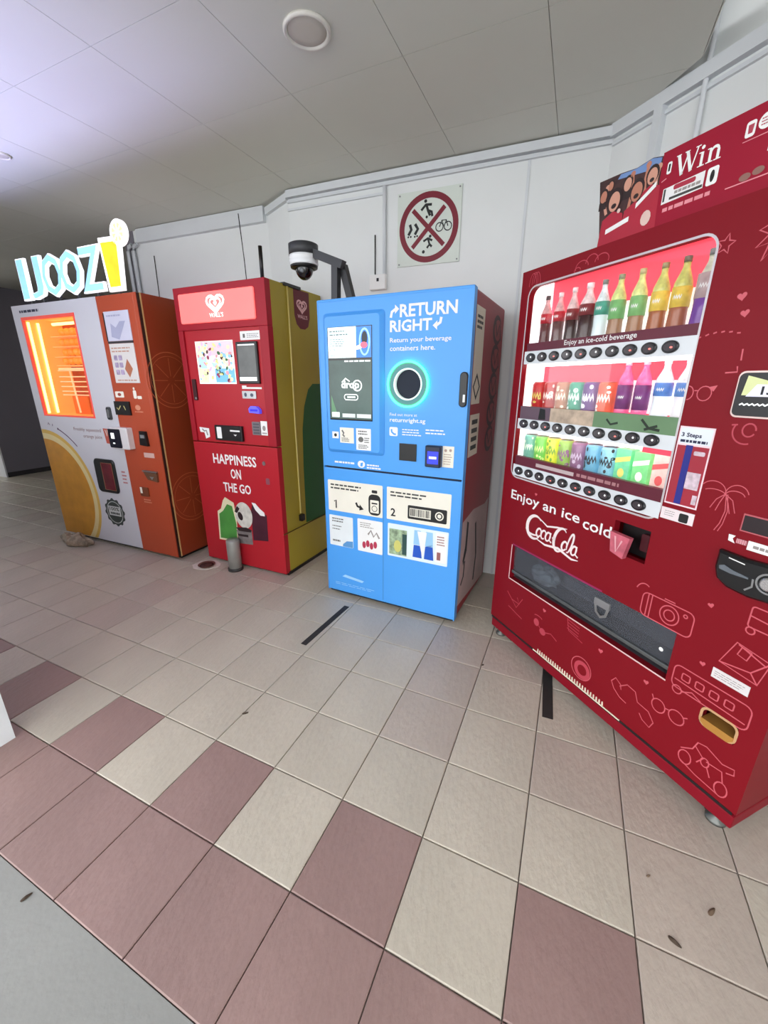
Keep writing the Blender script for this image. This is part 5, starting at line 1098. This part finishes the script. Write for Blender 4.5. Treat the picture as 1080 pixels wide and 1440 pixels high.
doodle('scooter_doodle', closed=[ell(1.09, 0.18, 0.02, 0.026, 16), ell(1.205, 0.165, 0.018, 0.026, 16), ell(1.147, 0.215, 0.012, 0.016, 14)], lines=[[(1.072, 0.205), (1.105, 0.232), (1.115, 0.268), (1.14, 0.275), (1.19, 0.255), (1.222, 0.265), (1.225, 0.245), (1.205, 0.235)], [(1.11, 0.25), (1.14, 0.225), (1.125, 0.195)], [(1.15, 0.222), (1.195, 0.228), (1.205, 0.19)], [(1.078, 0.16), (1.13, 0.146), (1.20, 0.14)], [(1.155, 0.205), (1.17, 0.175)]])
doodle('sunglasses_doodle', closed=[ell(0.972, 0.296, 0.024, 0.026, 16), ell(1.035, 0.300, 0.026, 0.026, 16)], lines=[[(0.996, 0.305), (1.008, 0.308)], [(0.952, 0.31), (0.944, 0.326)], [(1.056, 0.316), (1.068, 0.325)]])
doodle('sunglasses_doodle', closed=[ell(0.882, 1.380, 0.02, 0.021, 16)], lines=[ell(0.834, 1.381, 0.016, 0.02, 12, -90, 90), [(0.852, 1.388), (0.862, 1.388)]], fills=[[(0.892, 1.399), (0.914, 1.404), (0.906, 1.386)]], wd=0.003)
doodle('sunglasses_doodle', fills=[ell(0.352, 0.272, 0.018, 0.02, 14), ell(0.398, 0.245, 0.02, 0.018, 14)], lines=[[(0.37, 0.262), (0.38, 0.255)], [(0.415, 0.25), (0.45, 0.265), (0.49, 0.25)], ell(0.36, 0.30, 0.03, 0.012, 8, 30, 150)], ma=DOF)
doodle('cloud_doodle', lines=[[(0.80, 0.235), (0.785, 0.26), (0.80, 0.285), (0.825, 0.27), (0.83, 0.25), (0.822, 0.262), (0.85, 0.29), (0.885, 0.285), (0.90, 0.25), (0.945, 0.245), (0.97, 0.215), (0.96, 0.185), (0.93, 0.195), (0.915, 0.212)], [(0.80, 0.235), (0.83, 0.215), (0.86, 0.21)]])
doodle('swim_ring_doodle', closed=[ell(0.64, 0.21, 0.052, 0.052)], fills=[]); 
q = MB(); q.ring(FR, 0.646, 0.205, 0.024, 0.042, 0.0004, 0.0009, 26); q.build('swim_ring_fill', DOF, ck)
doodle('note_lines_doodle', lines=[[(0.535, 0.395-0.014*i), (0.60, 0.388-0.014*i)] for i in range(4)]+[[(0.53, 0.40), (0.545, 0.345), (0.625, 0.33)]], ma=DOF, wd=0.003)
for x, z, s_, t in ((0.921, 1.636, 0.024, 10), (0.938, 1.592, 0.022, 10), (1.045, 0.748, 0.018, 20), (0.392, 0.36, 0.02, -10), (0.715, 0.352, 0.022, 10), (0.914, 0.353, 0.02, 15), (1.066, 0.546, 0.018, 15), (0.245, 0.905, 0.016, 0)):
    doodle('heart_doodle', fills=[heart(x, z, s_, t)])
doodle('star_doodle', closed=[[(0.848+(0.024 if k % 2 == 0 else 0.011)*math.sin(k*math.pi/5+0.2), 1.778+(0.026 if k % 2 == 0 else 0.012)*math.cos(k*math.pi/5+0.2)) for k in range(10)]])
doodle('burst_doodle', lines=[[(0.975, 1.86), (0.958, 1.825), (0.945, 1.845), (0.95, 1.80), (0.925, 1.79), (0.95, 1.775), (0.925, 1.75), (0.955, 1.755), (0.945, 1.715), (0.965, 1.74), (0.975, 1.70), (0.985, 1.745)]], wd=0.005)
doodle('dashed_arc_doodle', lines=[[(0.828+i*0.0205, 1.537+0.012*math.sin(math.pi*i/6)), (0.837+i*0.0205, 1.539+0.012*math.sin(math.pi*(i+0.4)/6))] for i in range(6)]+[[(0.955, 1.50), (0.957, 1.47)], [(0.952, 1.455), (0.955, 1.44), (0.925, 1.438)]])
doodle('swirl_doodle', lines=[ell(1.02, 1.285, 0.016, 0.018, 16, 0, 330), ell(1.015, 1.28, 0.034, 0.034, 14, 150, 290), [(0.975, 1.296), (0.99, 1.298)]], ma=DOF)
doodle('leaf_doodle', lines=[ell(0.072, 1.82, 0.022, 0.05, 12, 0, 180), ell(0.085, 1.825, 0.018, 0.046, 12, 0, 180), ell(0.098, 1.82, 0.02, 0.05, 12, 0, 170)], wd=0.003, ma=DOF)
doodle('flower_doodle', lines=[ell(0.34, 1.835, 0.03, 0.022, 14, 0, 200), ell(0.385, 1.842, 0.028, 0.026, 14, 0, 180), ell(0.43, 1.838, 0.03, 0.022, 14, -20, 180), ell(0.32, 1.828, 0.015, 0.01, 10)], wd=0.003, ma=DOF)
doodle('van_doodle', closed=[rr(1.145, 1.225, 0.735, 0.80, 0.008), ell(1.155, 0.725, 0.011, 0.011, 12)], lines=[[(1.145, 0.77), (1.225, 0.762)]])
doodle('cone_doodle', lines=[[(0.12, 0.33), (0.20, 0.27), (0.24, 0.34)], [(0.14, 0.25), (0.25, 0.23)], [(0.16, 0.30), (0.22, 0.30), (0.20, 0.33)]], ma=DOF)
# levelling feet
for x, y in ((0.045, 0.05), (KW-0.06, 0.05), (0.06, KD-0.06), (KW-0.06, KD-0.06)):
    q = MB(); q.lathe(x, y, [(0.030, 0.0), (0.030, 0.010), (0.012, 0.018), (0.010, 0.055)], 16); ft = q.build('levelling_foot', mat('foot_metal', (110, 112, 108), 0.4, metal=0.6), ck)
    q = MB(); q.box(x-0.03, x-0.016, y-0.02, y+0.01, 0.024, 0.056, 0.003); q.build('foot_bracket', BLK, ft)
# banner standing on top
bn = empty('promo_banner', tuple(ck.matrix_basis @ Vector((0.35, 0.02, KH))), -1.185, 'red promotional banner with crowd photo standing on the drinks machine', 'banner')
B = lambda x, z, d: (x-0.35, -d, z-KH)
BRED = mat('banner_red', (150, 18, 44), 0.45, var=0.04, spec=0.25)
q = MB(); q.prism(B, rect(0.592, 1.255, KH, 2.095), -0.02, 0.0); q.build('banner_board', BRED, bn)
q = MB(); q.prism(B, [(0.388, KH), (0.592, KH), (0.592, 2.088), (0.555, 2.098), (0.50, 2.092), (0.44, 2.10), (0.352, 2.105)], -0.02, -0.001); cb = q.build('crowd_photo', mat('photo_dark', (62, 34, 32), 0.5, var=0.4, scale=30), bn)
q = MB(); q.flat(B, [(0.43, 2.085), (0.585, 2.06), (0.588, 2.086), (0.555, 2.096), (0.50, 2.09), (0.44, 2.097)], 0.0); q.build('sky_patch_print', mat('print_sky_blue', (110, 140, 190), 0.5), cb)
SKIN = [mat('print_skin_a', (206, 150, 128), 0.5), mat('print_skin_b', (186, 122, 98), 0.5)]
HAIR = mat('print_hair', (40, 22, 20), 0.5); SHIRT = mat('print_shirt_red', (170, 26, 50), 0.5)
for k, (x, z, r_) in enumerate(((0.43, 2.02, 0.026), (0.515, 2.02, 0.024), (0.565, 2.045, 0.02), (0.38, 2.05, 0.016), (0.475, 2.055, 0.017), (0.405, 2.075, 0.012))):
    q = MB(); q.flat(B, [(x-r_*1.9, KH+0.004), (x+r_*1.9, KH+0.004), (x+r_*1.6, z-r_*1.8), (x, z-r_*1.1), (x-r_*1.6, z-r_*1.8)] if k < 3 else rect(x-r_, x+r_, z-r_*2.5, z-r_), 0.0002*(6-k)); fg = q.build('spectator_print', SHIRT if k < 3 else HAIR, cb)
    q = MB(); q.flat(B, ell(x, z+r_*0.25, r_*1.12, r_*1.35, 18), 0.0002*(6-k)+0.0002); q.build('hair_print', HAIR, fg)
    q = MB(); q.flat(B, ell(x, z, r_*0.85, r_*1.15, 18), 0.0002*(6-k)+0.0004); q.build('face_print', SKIN[k % 2], fg)
    if k < 3:
        q = MB(); q.flat(B, ell(x, z-r_*0.5, r_*0.4, r_*0.3, 12), 0.0002*(6-k)+0.0006); q.build('mouth_print', HAIR, fg)
for k, pts_ in enumerate((((0.40, 1.99), (0.385, 2.03), (0.392, 2.07)), ((0.49, 1.98), (0.497, 2.03), (0.49, 2.075)), ((0.585, 1.99), (0.58, 2.03), (0.585, 2.06)), ((0.545, 2.0), (0.54, 2.04), (0.545, 2.08)))):
    q = MB(); q.ribbon(B, list(pts_), 0.011, 0.0004+0.0001*k); q.flat(B, ell(pts_[-1][0], pts_[-1][1]+0.004, 0.009, 0.009, 12), 0.0005+0.0001*k); q.build('raised_arm_print', SKIN[k % 2], cb)
q = MB(); q.flat(B, [(0.41, 1.925), (0.50, 1.94), (0.50, 1.955), (0.41, 1.94)], 0.0022); q.flat(B, [(0.52, 1.97), (0.585, 2.01), (0.585, 2.025), (0.52, 1.985)], 0.0022); q.build('scarf_print', WHT, cb)
q = MB(); q.flat(B, ell(0.455, 1.985, 0.007, 0.007, 12), 0.0024); q.flat(B, ell(0.565, 1.93, 0.018, 0.022, 12), 0.0022); q.build('badge_print', mat('print_pearl', (220, 190, 180), 0.5), cb)
# banner print
q = MB(); BW = WHT
def serif(q, x, z, h, ch_):
    t, s_ = h*0.16, h*0.05
    if ch_ == 'W':
        for a, b, c_ in (((0, 1), (0.30, 0), t), ((0.30, 0), (0.52, 0.95), s_*1.4), ((0.46, 1), (0.78, 0), t), ((0.78, 0), (1.02, 1), s_*1.4)):
            q.ribbon(B, [(x+a[0]*h, z+a[1]*h), (x+b[0]*h, z+b[1]*h)], c_, 0.0006)
        for c_ in (0.0, 0.46, 1.02): q.flat(B, rect(x+c_*h-0.13*h, x+c_*h+0.13*h, z+h*0.97, z+h*1.02), 0.0008)
        return x+h*1.1
    if ch_ == 'i':
        q.flat(B, rect(x+0.12*h, x+0.26*h, z, z+0.64*h), 0.0006); q.flat(B, rect(x+0.02*h, x+0.36*h, z, z+0.05*h), 0.0008); q.flat(B, rect(x+0.02*h, x+0.2*h, z+0.60*h, z+0.65*h), 0.0008); q.flat(B, ell(x+0.18*h, z+0.85*h, 0.09*h, 0.09*h, 14), 0.0006); return x+h*0.42
    if ch_ == 'n':
        for xx in (0.12, 0.50): q.flat(B, rect(x+xx*h, x+(xx+0.14)*h, z, z+0.62*h if xx < 0.3 else z+0.46*h), 0.0006); q.flat(B, rect(x+(xx-0.1)*h, x+(xx+0.24)*h, z, z+0.05*h), 0.0008)
        q.ribbon(B, ell(x+0.40*h, z+0.42*h, 0.18*h, 0.20*h, 12, 0, 170), tap(13, 0.09*h, 0.13*h), 0.001); q.flat(B, rect(x+0.02*h, x+0.2*h, z+0.60*h, z+0.65*h), 0.0008); return x+h*0.8
xx = 0.645
for c_ in 'Win': xx = serif(q, xx, 2.012, 0.055, c_)
q.build('banner_lettering', BW, bn)
q = MB(); q.flat(B, rr(0.612, 0.626, 2.03, 2.062, 0.005), 0.0006); q.flat(B, rr(0.742, 0.772, 1.952, 1.996, 0.006), 0.0006); q.build('banner_icon', BW, bn)
q = MB(); q.flat(B, ell(0.757, 1.974, 0.006, 0.015, 12), 0.001); q.flat(B, rect(0.616, 0.622, 2.037, 2.056), 0.001); q.build('banner_icon_mark', DK, bn)
q = MB(); q.flat(B, [(0.612, 1.95), (0.735, 1.953), (0.735, 1.996), (0.612, 1.992)], 0.0006); tk = q.build('ticket_print', mat('ticket_white', (228, 226, 226), 0.5), bn)
q = MB(); q.flat(B, rr(0.645, 0.71, 1.979, 1.992, 0.005), 0.001); q.build('ticket_red_bar', mat('ticket_red', (168, 40, 62), 0.5), tk)
q = MB(); q.flat(B, rect(0.636, 0.733, 1.956, 1.963), 0.001); q.flat(B, rect(0.615, 0.621, 1.956, 1.99), 0.001); q.build('ticket_black_bar', MATS['print_dark'], tk)
q = MB(); bars(q, B, 0.65, 0.728, 1.966, 1.977, 1, 0.001, 0.7, 0); q.build('ticket_text', MATS['print_taupe'], tk)
q = MB(); bars(q, B, 0.62, 0.76, 1.925, 1.94, 1, 0.0006, 0.7, 0); q.ribbon(B, [(0.60, 2.015), (0.615, 2.02)], 0.003, 0.0006); q.flat(B, rect(0.60, 1.25, KH+0.001, KH+0.006), 0.0006); q.flat(B, rect(0.80, 1.25, 1.925, 1.928), 0.0006); q.flat(B, rect(0.82, 1.25, 2.022, 2.024), 0.0006); q.build('banner_small_print', mat('banner_pink', (226, 140, 150), 0.5), bn)
q = MB(); q.flat(B, rr(0.822, 0.845, 2.03, 2.066, 0.006), 0.0006); q.flat(B, ell(0.868, 2.052, 0.018, 0.018, 20), 0.0006); q.build('banner_icon', BW, bn)
q = MB(); q.flat(B, [(0.829, 2.038), (0.839, 2.038), (0.841, 2.058), (0.827, 2.058)], 0.001); bars(q, B, 0.857, 0.88, 2.042, 2.062, 3, 0.001, 0.4, 0); q.build('banner_icon_mark', mat('icon_wine', (170, 60, 78), 0.5), bn)
q = MB(); bars(q, B, 0.885, 1.0, 2.035, 2.07, 2, 0.0006, 0.5); bars(q, B, 0.885, 1.0, 1.975, 2.01, 2, 0.0006, 0.5); q.build('banner_text', BW, bn)
q = MB(); q.flat(B, ell(0.845, 1.938, 0.014, 0.009, 14), 0.0006); q.flat(B, ell(0.875, 1.942, 0.014, 0.009, 14), 0.0006); q.build('banner_stamp', mat('stamp_olive', (140, 100, 90), 0.5), bn)
# drinks on show, with faint emission added so they look lit
def cap_cyl(q, r, z0, z1, n=14): q.lathe(0, 0, [(r, z0), (r, z1)], n)
def bottle(name, x, z, h, r, liquid, label, capc, lab_z, text_label, clear=False, neck=None):
    r *= 0.9
    e = empty(name, (0, 0, 0), 0, text_label, 'bottle', 'drinks in the display window')
    e.matrix_world = ck.matrix_basis @ Matrix.Translation((x, 0.085, z))
    lm = mat('liq_%d_%d_%d' % liquid, liquid, 0.12, var=0.06, emit=0.22 if not clear else 0.35)
    prof = [(r*0.9, 0.0), (r, 0.006), (r, h*0.12), (r*0.93, h*0.30), (r, h*0.55), (r*0.92, h*0.68), (r*0.55, h*0.80), (r*0.38, h*0.86), (r*0.36, h*0.93)]
    q = MB(); q.lathe(0, 0, [p for p in prof if p[1] < h*0.66], 18); q.build('bottle_body', lm, e)
    q = MB(); q.lathe(0, 0, [(r*0.99, h*0.55)]+[p for p in prof if p[1] > h*0.6], 18); q.build('bottle_shoulder', mat('neck_%d_%d_%d' % (neck or liquid), neck or liquid, 0.15, var=0.3, scale=45, emit=0.3), e)
    q = MB(); a, b = lab_z; q.lathe(0, 0, [(r*1.02, h*a), (r*1.02, h*b)], 18)
    lb_ = q.build('bottle_label', mat('lab_%d_%d_%d' % label, label, 0.4, var=0.22, scale=40, emit=0.25), e)
    q = MB(); q.lathe(0, 0, [(r*0.42, h*0.925), (r*0.42, h)], 14); q.build('bottle_cap', mat('cap_%d_%d_%d' % capc, capc, 0.4, emit=0.15), e)
    q = MB(); q.ribbon(lambda xx_, zz_, d: (r*1.03*math.sin(xx_), -r*1.03*math.cos(xx_), zz_), [(-0.2+0.12*i, h*(a+b)/2+(h*0.02 if i % 2 else -h*0.02)) for i in range(8)], h*0.03, 0)
    q.build('label_print', WHT, lb_)
    return e
X1 = [0.085, 0.163, 0.238, 0.316, 0.386, 0.456, 0.540, 0.620, 0.692, 0.768]
cola, red_l = (52, 22, 24), (170, 34, 48)
bottle('drink_bottle', X1[0], 1.562, 0.222, 0.027, (96, 60, 60), red_l, (70, 60, 60), (0.48, 0.66), 'brown cola bottle, leftmost on the top shelf of the drinks window', neck=(196, 150, 150))
bottle('drink_bottle', X1[1], 1.562, 0.222, 0.027, (92, 56, 56), red_l, (236, 230, 230), (0.48, 0.66), 'brown cola bottle, second from left on the top drinks shelf', neck=(204, 160, 160))
bottle('drink_bottle', X1[2], 1.562, 0.228, 0.028, cola, (120, 40, 44), (232, 226, 226), (0.45, 0.64), 'dark cola bottle, third from left on the top drinks shelf', neck=(206, 180, 178))
bottle('drink_bottle', X1[3], 1.562, 0.230, 0.036, cola, (110, 30, 36), (236, 236, 236), (0.48, 0.66), 'wide dark cola bottle, fourth from left on the top drinks shelf', neck=(214, 196, 194))
bottle('drink_bottle', X1[4], 1.562, 0.228, 0.029, (206, 220, 222), (70, 150, 130), (120, 130, 124), (0.45, 0.66), 'clear soda bottle with green label on the top drinks shelf', True)
bottle('drink_bottle', X1[5], 1.562, 0.232, 0.030, (150, 112, 84), (110, 168, 104), (140, 150, 120), (0.34, 0.62), 'tea bottle with green label beside the clear soda bottle', neck=(196, 204, 130))
bottle('drink_bottle', X1[6], 1.562, 0.232, 0.030, (156, 116, 86), (118, 172, 108), (186, 180, 130), (0.34, 0.62), 'tea bottle with green label beside a yellow labelled bottle', neck=(204, 210, 136))
bottle('drink_bottle', X1[7], 1.562, 0.232, 0.030, (160, 98, 66), (214, 186, 80), (150, 140, 100), (0.36, 0.62), 'tea bottle with yellow label beside a green labelled bottle', neck=(190, 190, 110))
bottle('drink_bottle', X1[8], 1.562, 0.234, 0.031, (158, 96, 70), (210, 182, 76), (110, 100, 80), (0.36, 0.62), 'tea bottle with yellow label beside the purple bottle', neck=(186, 186, 104))
bottle('drink_bottle', X1[9], 1.562, 0.236, 0.032, (112, 66, 150), (170, 150, 150), (110, 116, 108), (0.42, 0.72), 'purple grape drink bottle, rightmost on the top drinks shelf', neck=(190, 196, 176))
def can(x, z, h, r, colr, band, text_label, name='drink_can'):
    e = empty(name, (0, 0, 0), 0, text_label, 'can', 'drinks in the display window'); e.matrix_world = ck.matrix_basis @ Matrix.Translation((x, 0.085, z))
    q = MB(); q.lathe(0, 0, [(r*0.8, 0), (r, 0.008), (r, h-0.012), (r*0.84, h-0.002)], 20); cb_ = q.build('can_body', mat('can_%d_%d_%d' % colr, colr, 0.3, var=0.15, scale=30, emit=0.3), e)
    q = MB(); q.lathe(0, 0, [(r*0.84, h-0.002), (r*0.84, h), (r*0.76, h), (r*0.76, h-0.003)], 20); q.build('can_lid', STEEL, e)
    cyl = lambda xx_, zz_, d: (r*1.02*math.sin(xx_), -r*1.02*math.cos(xx_), zz_)
    q = MB(); q.ribbon(cyl, [(-0.7+0.175*i, h*0.5+(h*0.10 if i % 2 else -h*0.07)) for i in range(11)], h*0.12, 0)
    for k in range(7): a_, z_ = random.uniform(-1.1, 1.1), random.uniform(0.12, 0.9)*h; q.flat(lambda xx_, zz_, d: (r*1.015*math.sin(xx_/r), -r*1.015*math.cos(xx_/r), zz_), ell(a_*r, z_, random.uniform(0.004, 0.010), random.uniform(0.004, 0.010), 9), 0)
    q.build('can_print', mat('can_band_%d_%d_%d' % band, band, 0.4, emit=0.3), cb_)
    return e
XC = [0.098, 0.173, 0.248, 0.323, 0.398, 0.473]
for x, c1, c2, t in zip(XC, ((176, 44, 44), (172, 52, 48), (176, 120, 92), (60, 150, 120), (96, 50, 120), (222, 92, 60)), ((206, 190, 90), (240, 220, 210), (232, 220, 200), (240, 246, 240), (240, 240, 246), (250, 244, 236)),
                      ('red can with yellow print, leftmost on the middle drinks shelf', 'red can with white print on the middle drinks shelf', 'brown can with cream print on the middle drinks shelf', 'green can with white zigzag on the middle drinks shelf', 'purple can with white print on the middle drinks shelf', 'orange can with white print on the middle drinks shelf')):
    can(x, 1.287, 0.128, 0.034, c1, c2, t)
bottle('drink_bottle', 0.548, 1.287, 0.200, 0.029, (240, 110, 160), (110, 50, 110), (250, 200, 216), (0.14, 0.58), 'pink bottle with purple label beside the orange can')
bottle('drink_bottle', 0.620, 1.287, 0.200, 0.029, (240, 110, 160), (112, 52, 112), (250, 196, 214), (0.14, 0.58), 'pink bottle with purple label beside the water bottles')
bottle('drink_bottle', 0.696, 1.287, 0.200, 0.031, (226, 232, 236), (84, 128, 196), (244, 246, 248), (0.40, 0.62), 'white water bottle with blue label beside a pink bottle', True)
bottle('drink_bottle', 0.770, 1.287, 0.200, 0.031, (232, 228, 232), (92, 134, 198), (246, 236, 240), (0.40, 0.62), 'white water bottle with blue label, rightmost on the middle shelf', True)
XD = [0.080+0.0755*i for i in range(10)]
low = [((120, 180, 160), (226, 240, 220), 'pale teal can, leftmost on the bottom drinks shelf'), ((120, 200, 90), (226, 250, 160), 'lime green can on the bottom drinks shelf'), ((226, 226, 70), (120, 170, 60), 'yellow can on the bottom drinks shelf'), ((150, 190, 90), (150, 100, 140), 'leaf green can beside the plum can'), ((140, 100, 130), (200, 180, 200), 'plum purple can on the bottom drinks shelf'),
       ((110, 170, 196), (40, 40, 50), 'blue can with black zigzag beside the plum can'), ((140, 196, 216), (44, 44, 52), 'pale blue can with black zigzag beside the mint cartons')]
for x, (c1, c2, t) in zip(XD, low): can(x, 1.042, 0.125, 0.034, c1, c2, t)
def carton(x, z, h, colr, band, text_label):
    e = empty('drink_carton', (0, 0, 0), 0, text_label, 'carton', 'drinks in the display window'); e.matrix_world = ck.matrix_basis @ Matrix.Translation((x, 0.085, z))
    q = MB(); q.box(-0.031, 0.031, -0.022, 0.022, 0, h, 0.002); b_ = q.build('carton_body', mat('carton_%d_%d_%d' % colr, colr, 0.4, var=0.15, scale=30, emit=0.3), e)
    q = MB(); q.prism(FR, [(-0.031, h*0.55), (0.031, h*0.68), (0.031, h*0.82), (-0.031, h*0.70)], 0.0218, 0.0226); q.flat(FR, ell(0.0, h*0.28, 0.014, 0.018, 14), 0.0226); q.build('carton_print', mat('carton_band_%d_%d_%d' % band, band, 0.4, emit=0.3), b_)
carton(XD[7], 1.042, 0.128, (120, 214, 160), (236, 220, 120), 'mint green carton with yellow slanted print on the bottom shelf')
carton(XD[8], 1.042, 0.126, (130, 220, 140), (240, 250, 230), 'mint green carton with white print on the bottom shelf')
carton(XD[9], 1.042, 0.128, (244, 206, 196), (226, 96, 96), 'pale pink carton with red print, rightmost on the bottom shelf')
q = MB(); q.prism(FR, rect(0.715, 0.826, 1.178, 1.197), -0.024, -0.012); q.build('red_price_tab', mat('tab_red', (226, 70, 92), 0.4, emit=0.3), ck)

# ------------------------------------------------------------------ things on the floor
def on_floor(name, pts, h, ma, label, cat, group=None, dome=0.0):
    q = MB(); n = len(pts); cx = sum(p[0] for p in pts)/n; cy = sum(p[1] for p in pts)/n
    q._add([(x, y, 0.0) for x, y in pts]+[(x, y, h) for x, y in pts]+[(cx, cy, h+dome)], [tuple(reversed(range(n)))]+[(i, (i+1) % n, n+(i+1) % n, n+i) for i in range(n)]+[(n+i, n+(i+1) % n, 2*n) for i in range(n)])
    return tag(q.build(name, ma), label, cat, group)
TAPE = mat('black_tape', (44, 42, 40), 0.7, var=0.15, scale=14)
def strip_pts(a, b, w_):
    a, b = Vector(a), Vector(b); d = (b-a).normalized(); n_ = Vector((-d.y, d.x))*w_/2
    return [tuple(a-n_), tuple(b-n_), tuple(b+n_), tuple(a+n_)][::1]
def ccw(p):
    a = sum(p[i][0]*p[(i+1) % len(p)][1]-p[(i+1) % len(p)][0]*p[i][1] for i in range(len(p))); return p if a > 0 else p[::-1]
on_floor('floor_tape', ccw(strip_pts((-0.452, 1.950), (-0.243, 2.362), 0.036)), 0.0015, TAPE, 'black tape strip on the floor before the blue machine', 'tape')
on_floor('floor_tape', ccw(strip_pts((0.725, 1.428), (0.86, 1.78), 0.045)), 0.0015, TAPE, 'black tape strip running under the red drinks machine', 'tape')
LEAF = mat('dead_leaf', (62, 48, 36), 0.8, var=0.3, scale=30)
def leaf(x, y, s_, ang, label, ma=LEAF):
    pts = []
    for i in range(12):
        t = 2*math.pi*i/12; px2, py2 = math.cos(t)*s_, math.sin(t)*s_*0.35*(1-0.3*math.cos(t)); pts.append((x+px2*math.cos(ang)-py2*math.sin(ang), y+px2*math.sin(ang)+py2*math.cos(ang)))
    q = MB(); n = 12
    q._add([(a, b, 0.002) for a, b in pts]+[(a, b, 0.004) for a, b in pts]+[(x, y, 0.010)], [tuple(reversed(range(n)))]+[(i, (i+1) % n, n+(i+1) % n, n+i) for i in range(n)]+[(n+i, n+(i+1) % n, 2*n) for i in range(n)])
    for v in range(len(q.v)): a, b, c_ = q.v[v]; q.v[v] = (a, b, max(0, c_-0.002))
    return tag(q.build('dead_leaf', ma), label, 'leaf')
leaf(0.773, 0.677, 0.016, -0.9, 'dark curled dead leaf near the bottom right of the floor')
leaf(0.921, 0.742, 0.016, 0.5, 'small brown dead leaf below the front corner of the drinks machine', mat('dead_leaf_brown', (104, 84, 66), 0.8, var=0.3, scale=30))
leaf(0.797, 0.828, 0.007, 0.2, 'tiny brown speck of leaf on the floor under the drinks machine edge', MATS['dead_leaf_brown'])
leaf(-1.02, 0.77, 0.014, 0.9, 'small dark leaf fragment on the grey apron')
leaf(-0.616, 1.45, 0.014, 0.3, 'small dark speck on the pale tiles left of centre')
leaf(0.52, 1.78, 0.008, 0.3, 'tiny dark speck on the pale tile between the blue and red machines')
# food remnant on a tissue and crumpled bag
def blob(cx, cy, rx, ry, n=16, j=0.2):
    return [(cx+rx*math.cos(2*math.pi*i/n)*random.uniform(1-j, 1), cy+ry*math.sin(2*math.pi*i/n)*random.uniform(1-j, 1)) for i in range(n)]
on_floor('tissue', blob(-1.435, 2.99, 0.115, 0.10), 0.002, mat('tissue_paper', (226, 214, 204), 0.9, var=0.1, scale=30), 'pale flattened tissue beside the red machine base', 'tissue', dome=0.001)
dish = empty('food_tray', (-1.425, 2.975, 0.004), 0, 'small round brown dish lying on a tissue by the machine bases', 'dish')
q = MB(); q.lathe(0, 0, [(0.05, 0.0), (0.062, 0.012), (0.066, 0.012), (0.056, 0.003)], 22); q.build('rim', mat('dish_brown', (110, 70, 60), 0.7, var=0.25, scale=40), dish)
q = MB(); q.lathe(0, 0, [(0.045, 0.003), (0.05, 0.008), (0.03, 0.012)], 18); q.build('contents', mat('dish_contents', (74, 36, 32), 0.8, var=0.4, scale=60), dish)
bg_ = MB(); bg_.ball((0, 0, 0), 1.0, 20, 10)
bg_.v = [((0.19*v[0]*(1+0.25*math.sin(7*v[1]+5*v[0]))), 0.07*v[1]*(1+0.2*math.cos(6*v[0])), max(0.0, 0.035+0.06*v[2]*(1+0.3*math.sin(8*v[0]+3*v[1])))) for v in bg_.v]
bg_.sm = [False]*len(bg_.f)
o = bg_.build('crumpled_bag', mat('crumpled_paper', (150, 134, 114), 0.7, var=0.55, scale=22)); o.location = (-2.80, 3.43, 0); o.rotation_euler = (0, 0, -0.4); tag(o, 'crumpled brown and white bag at the foot of the juice machine', 'bag')
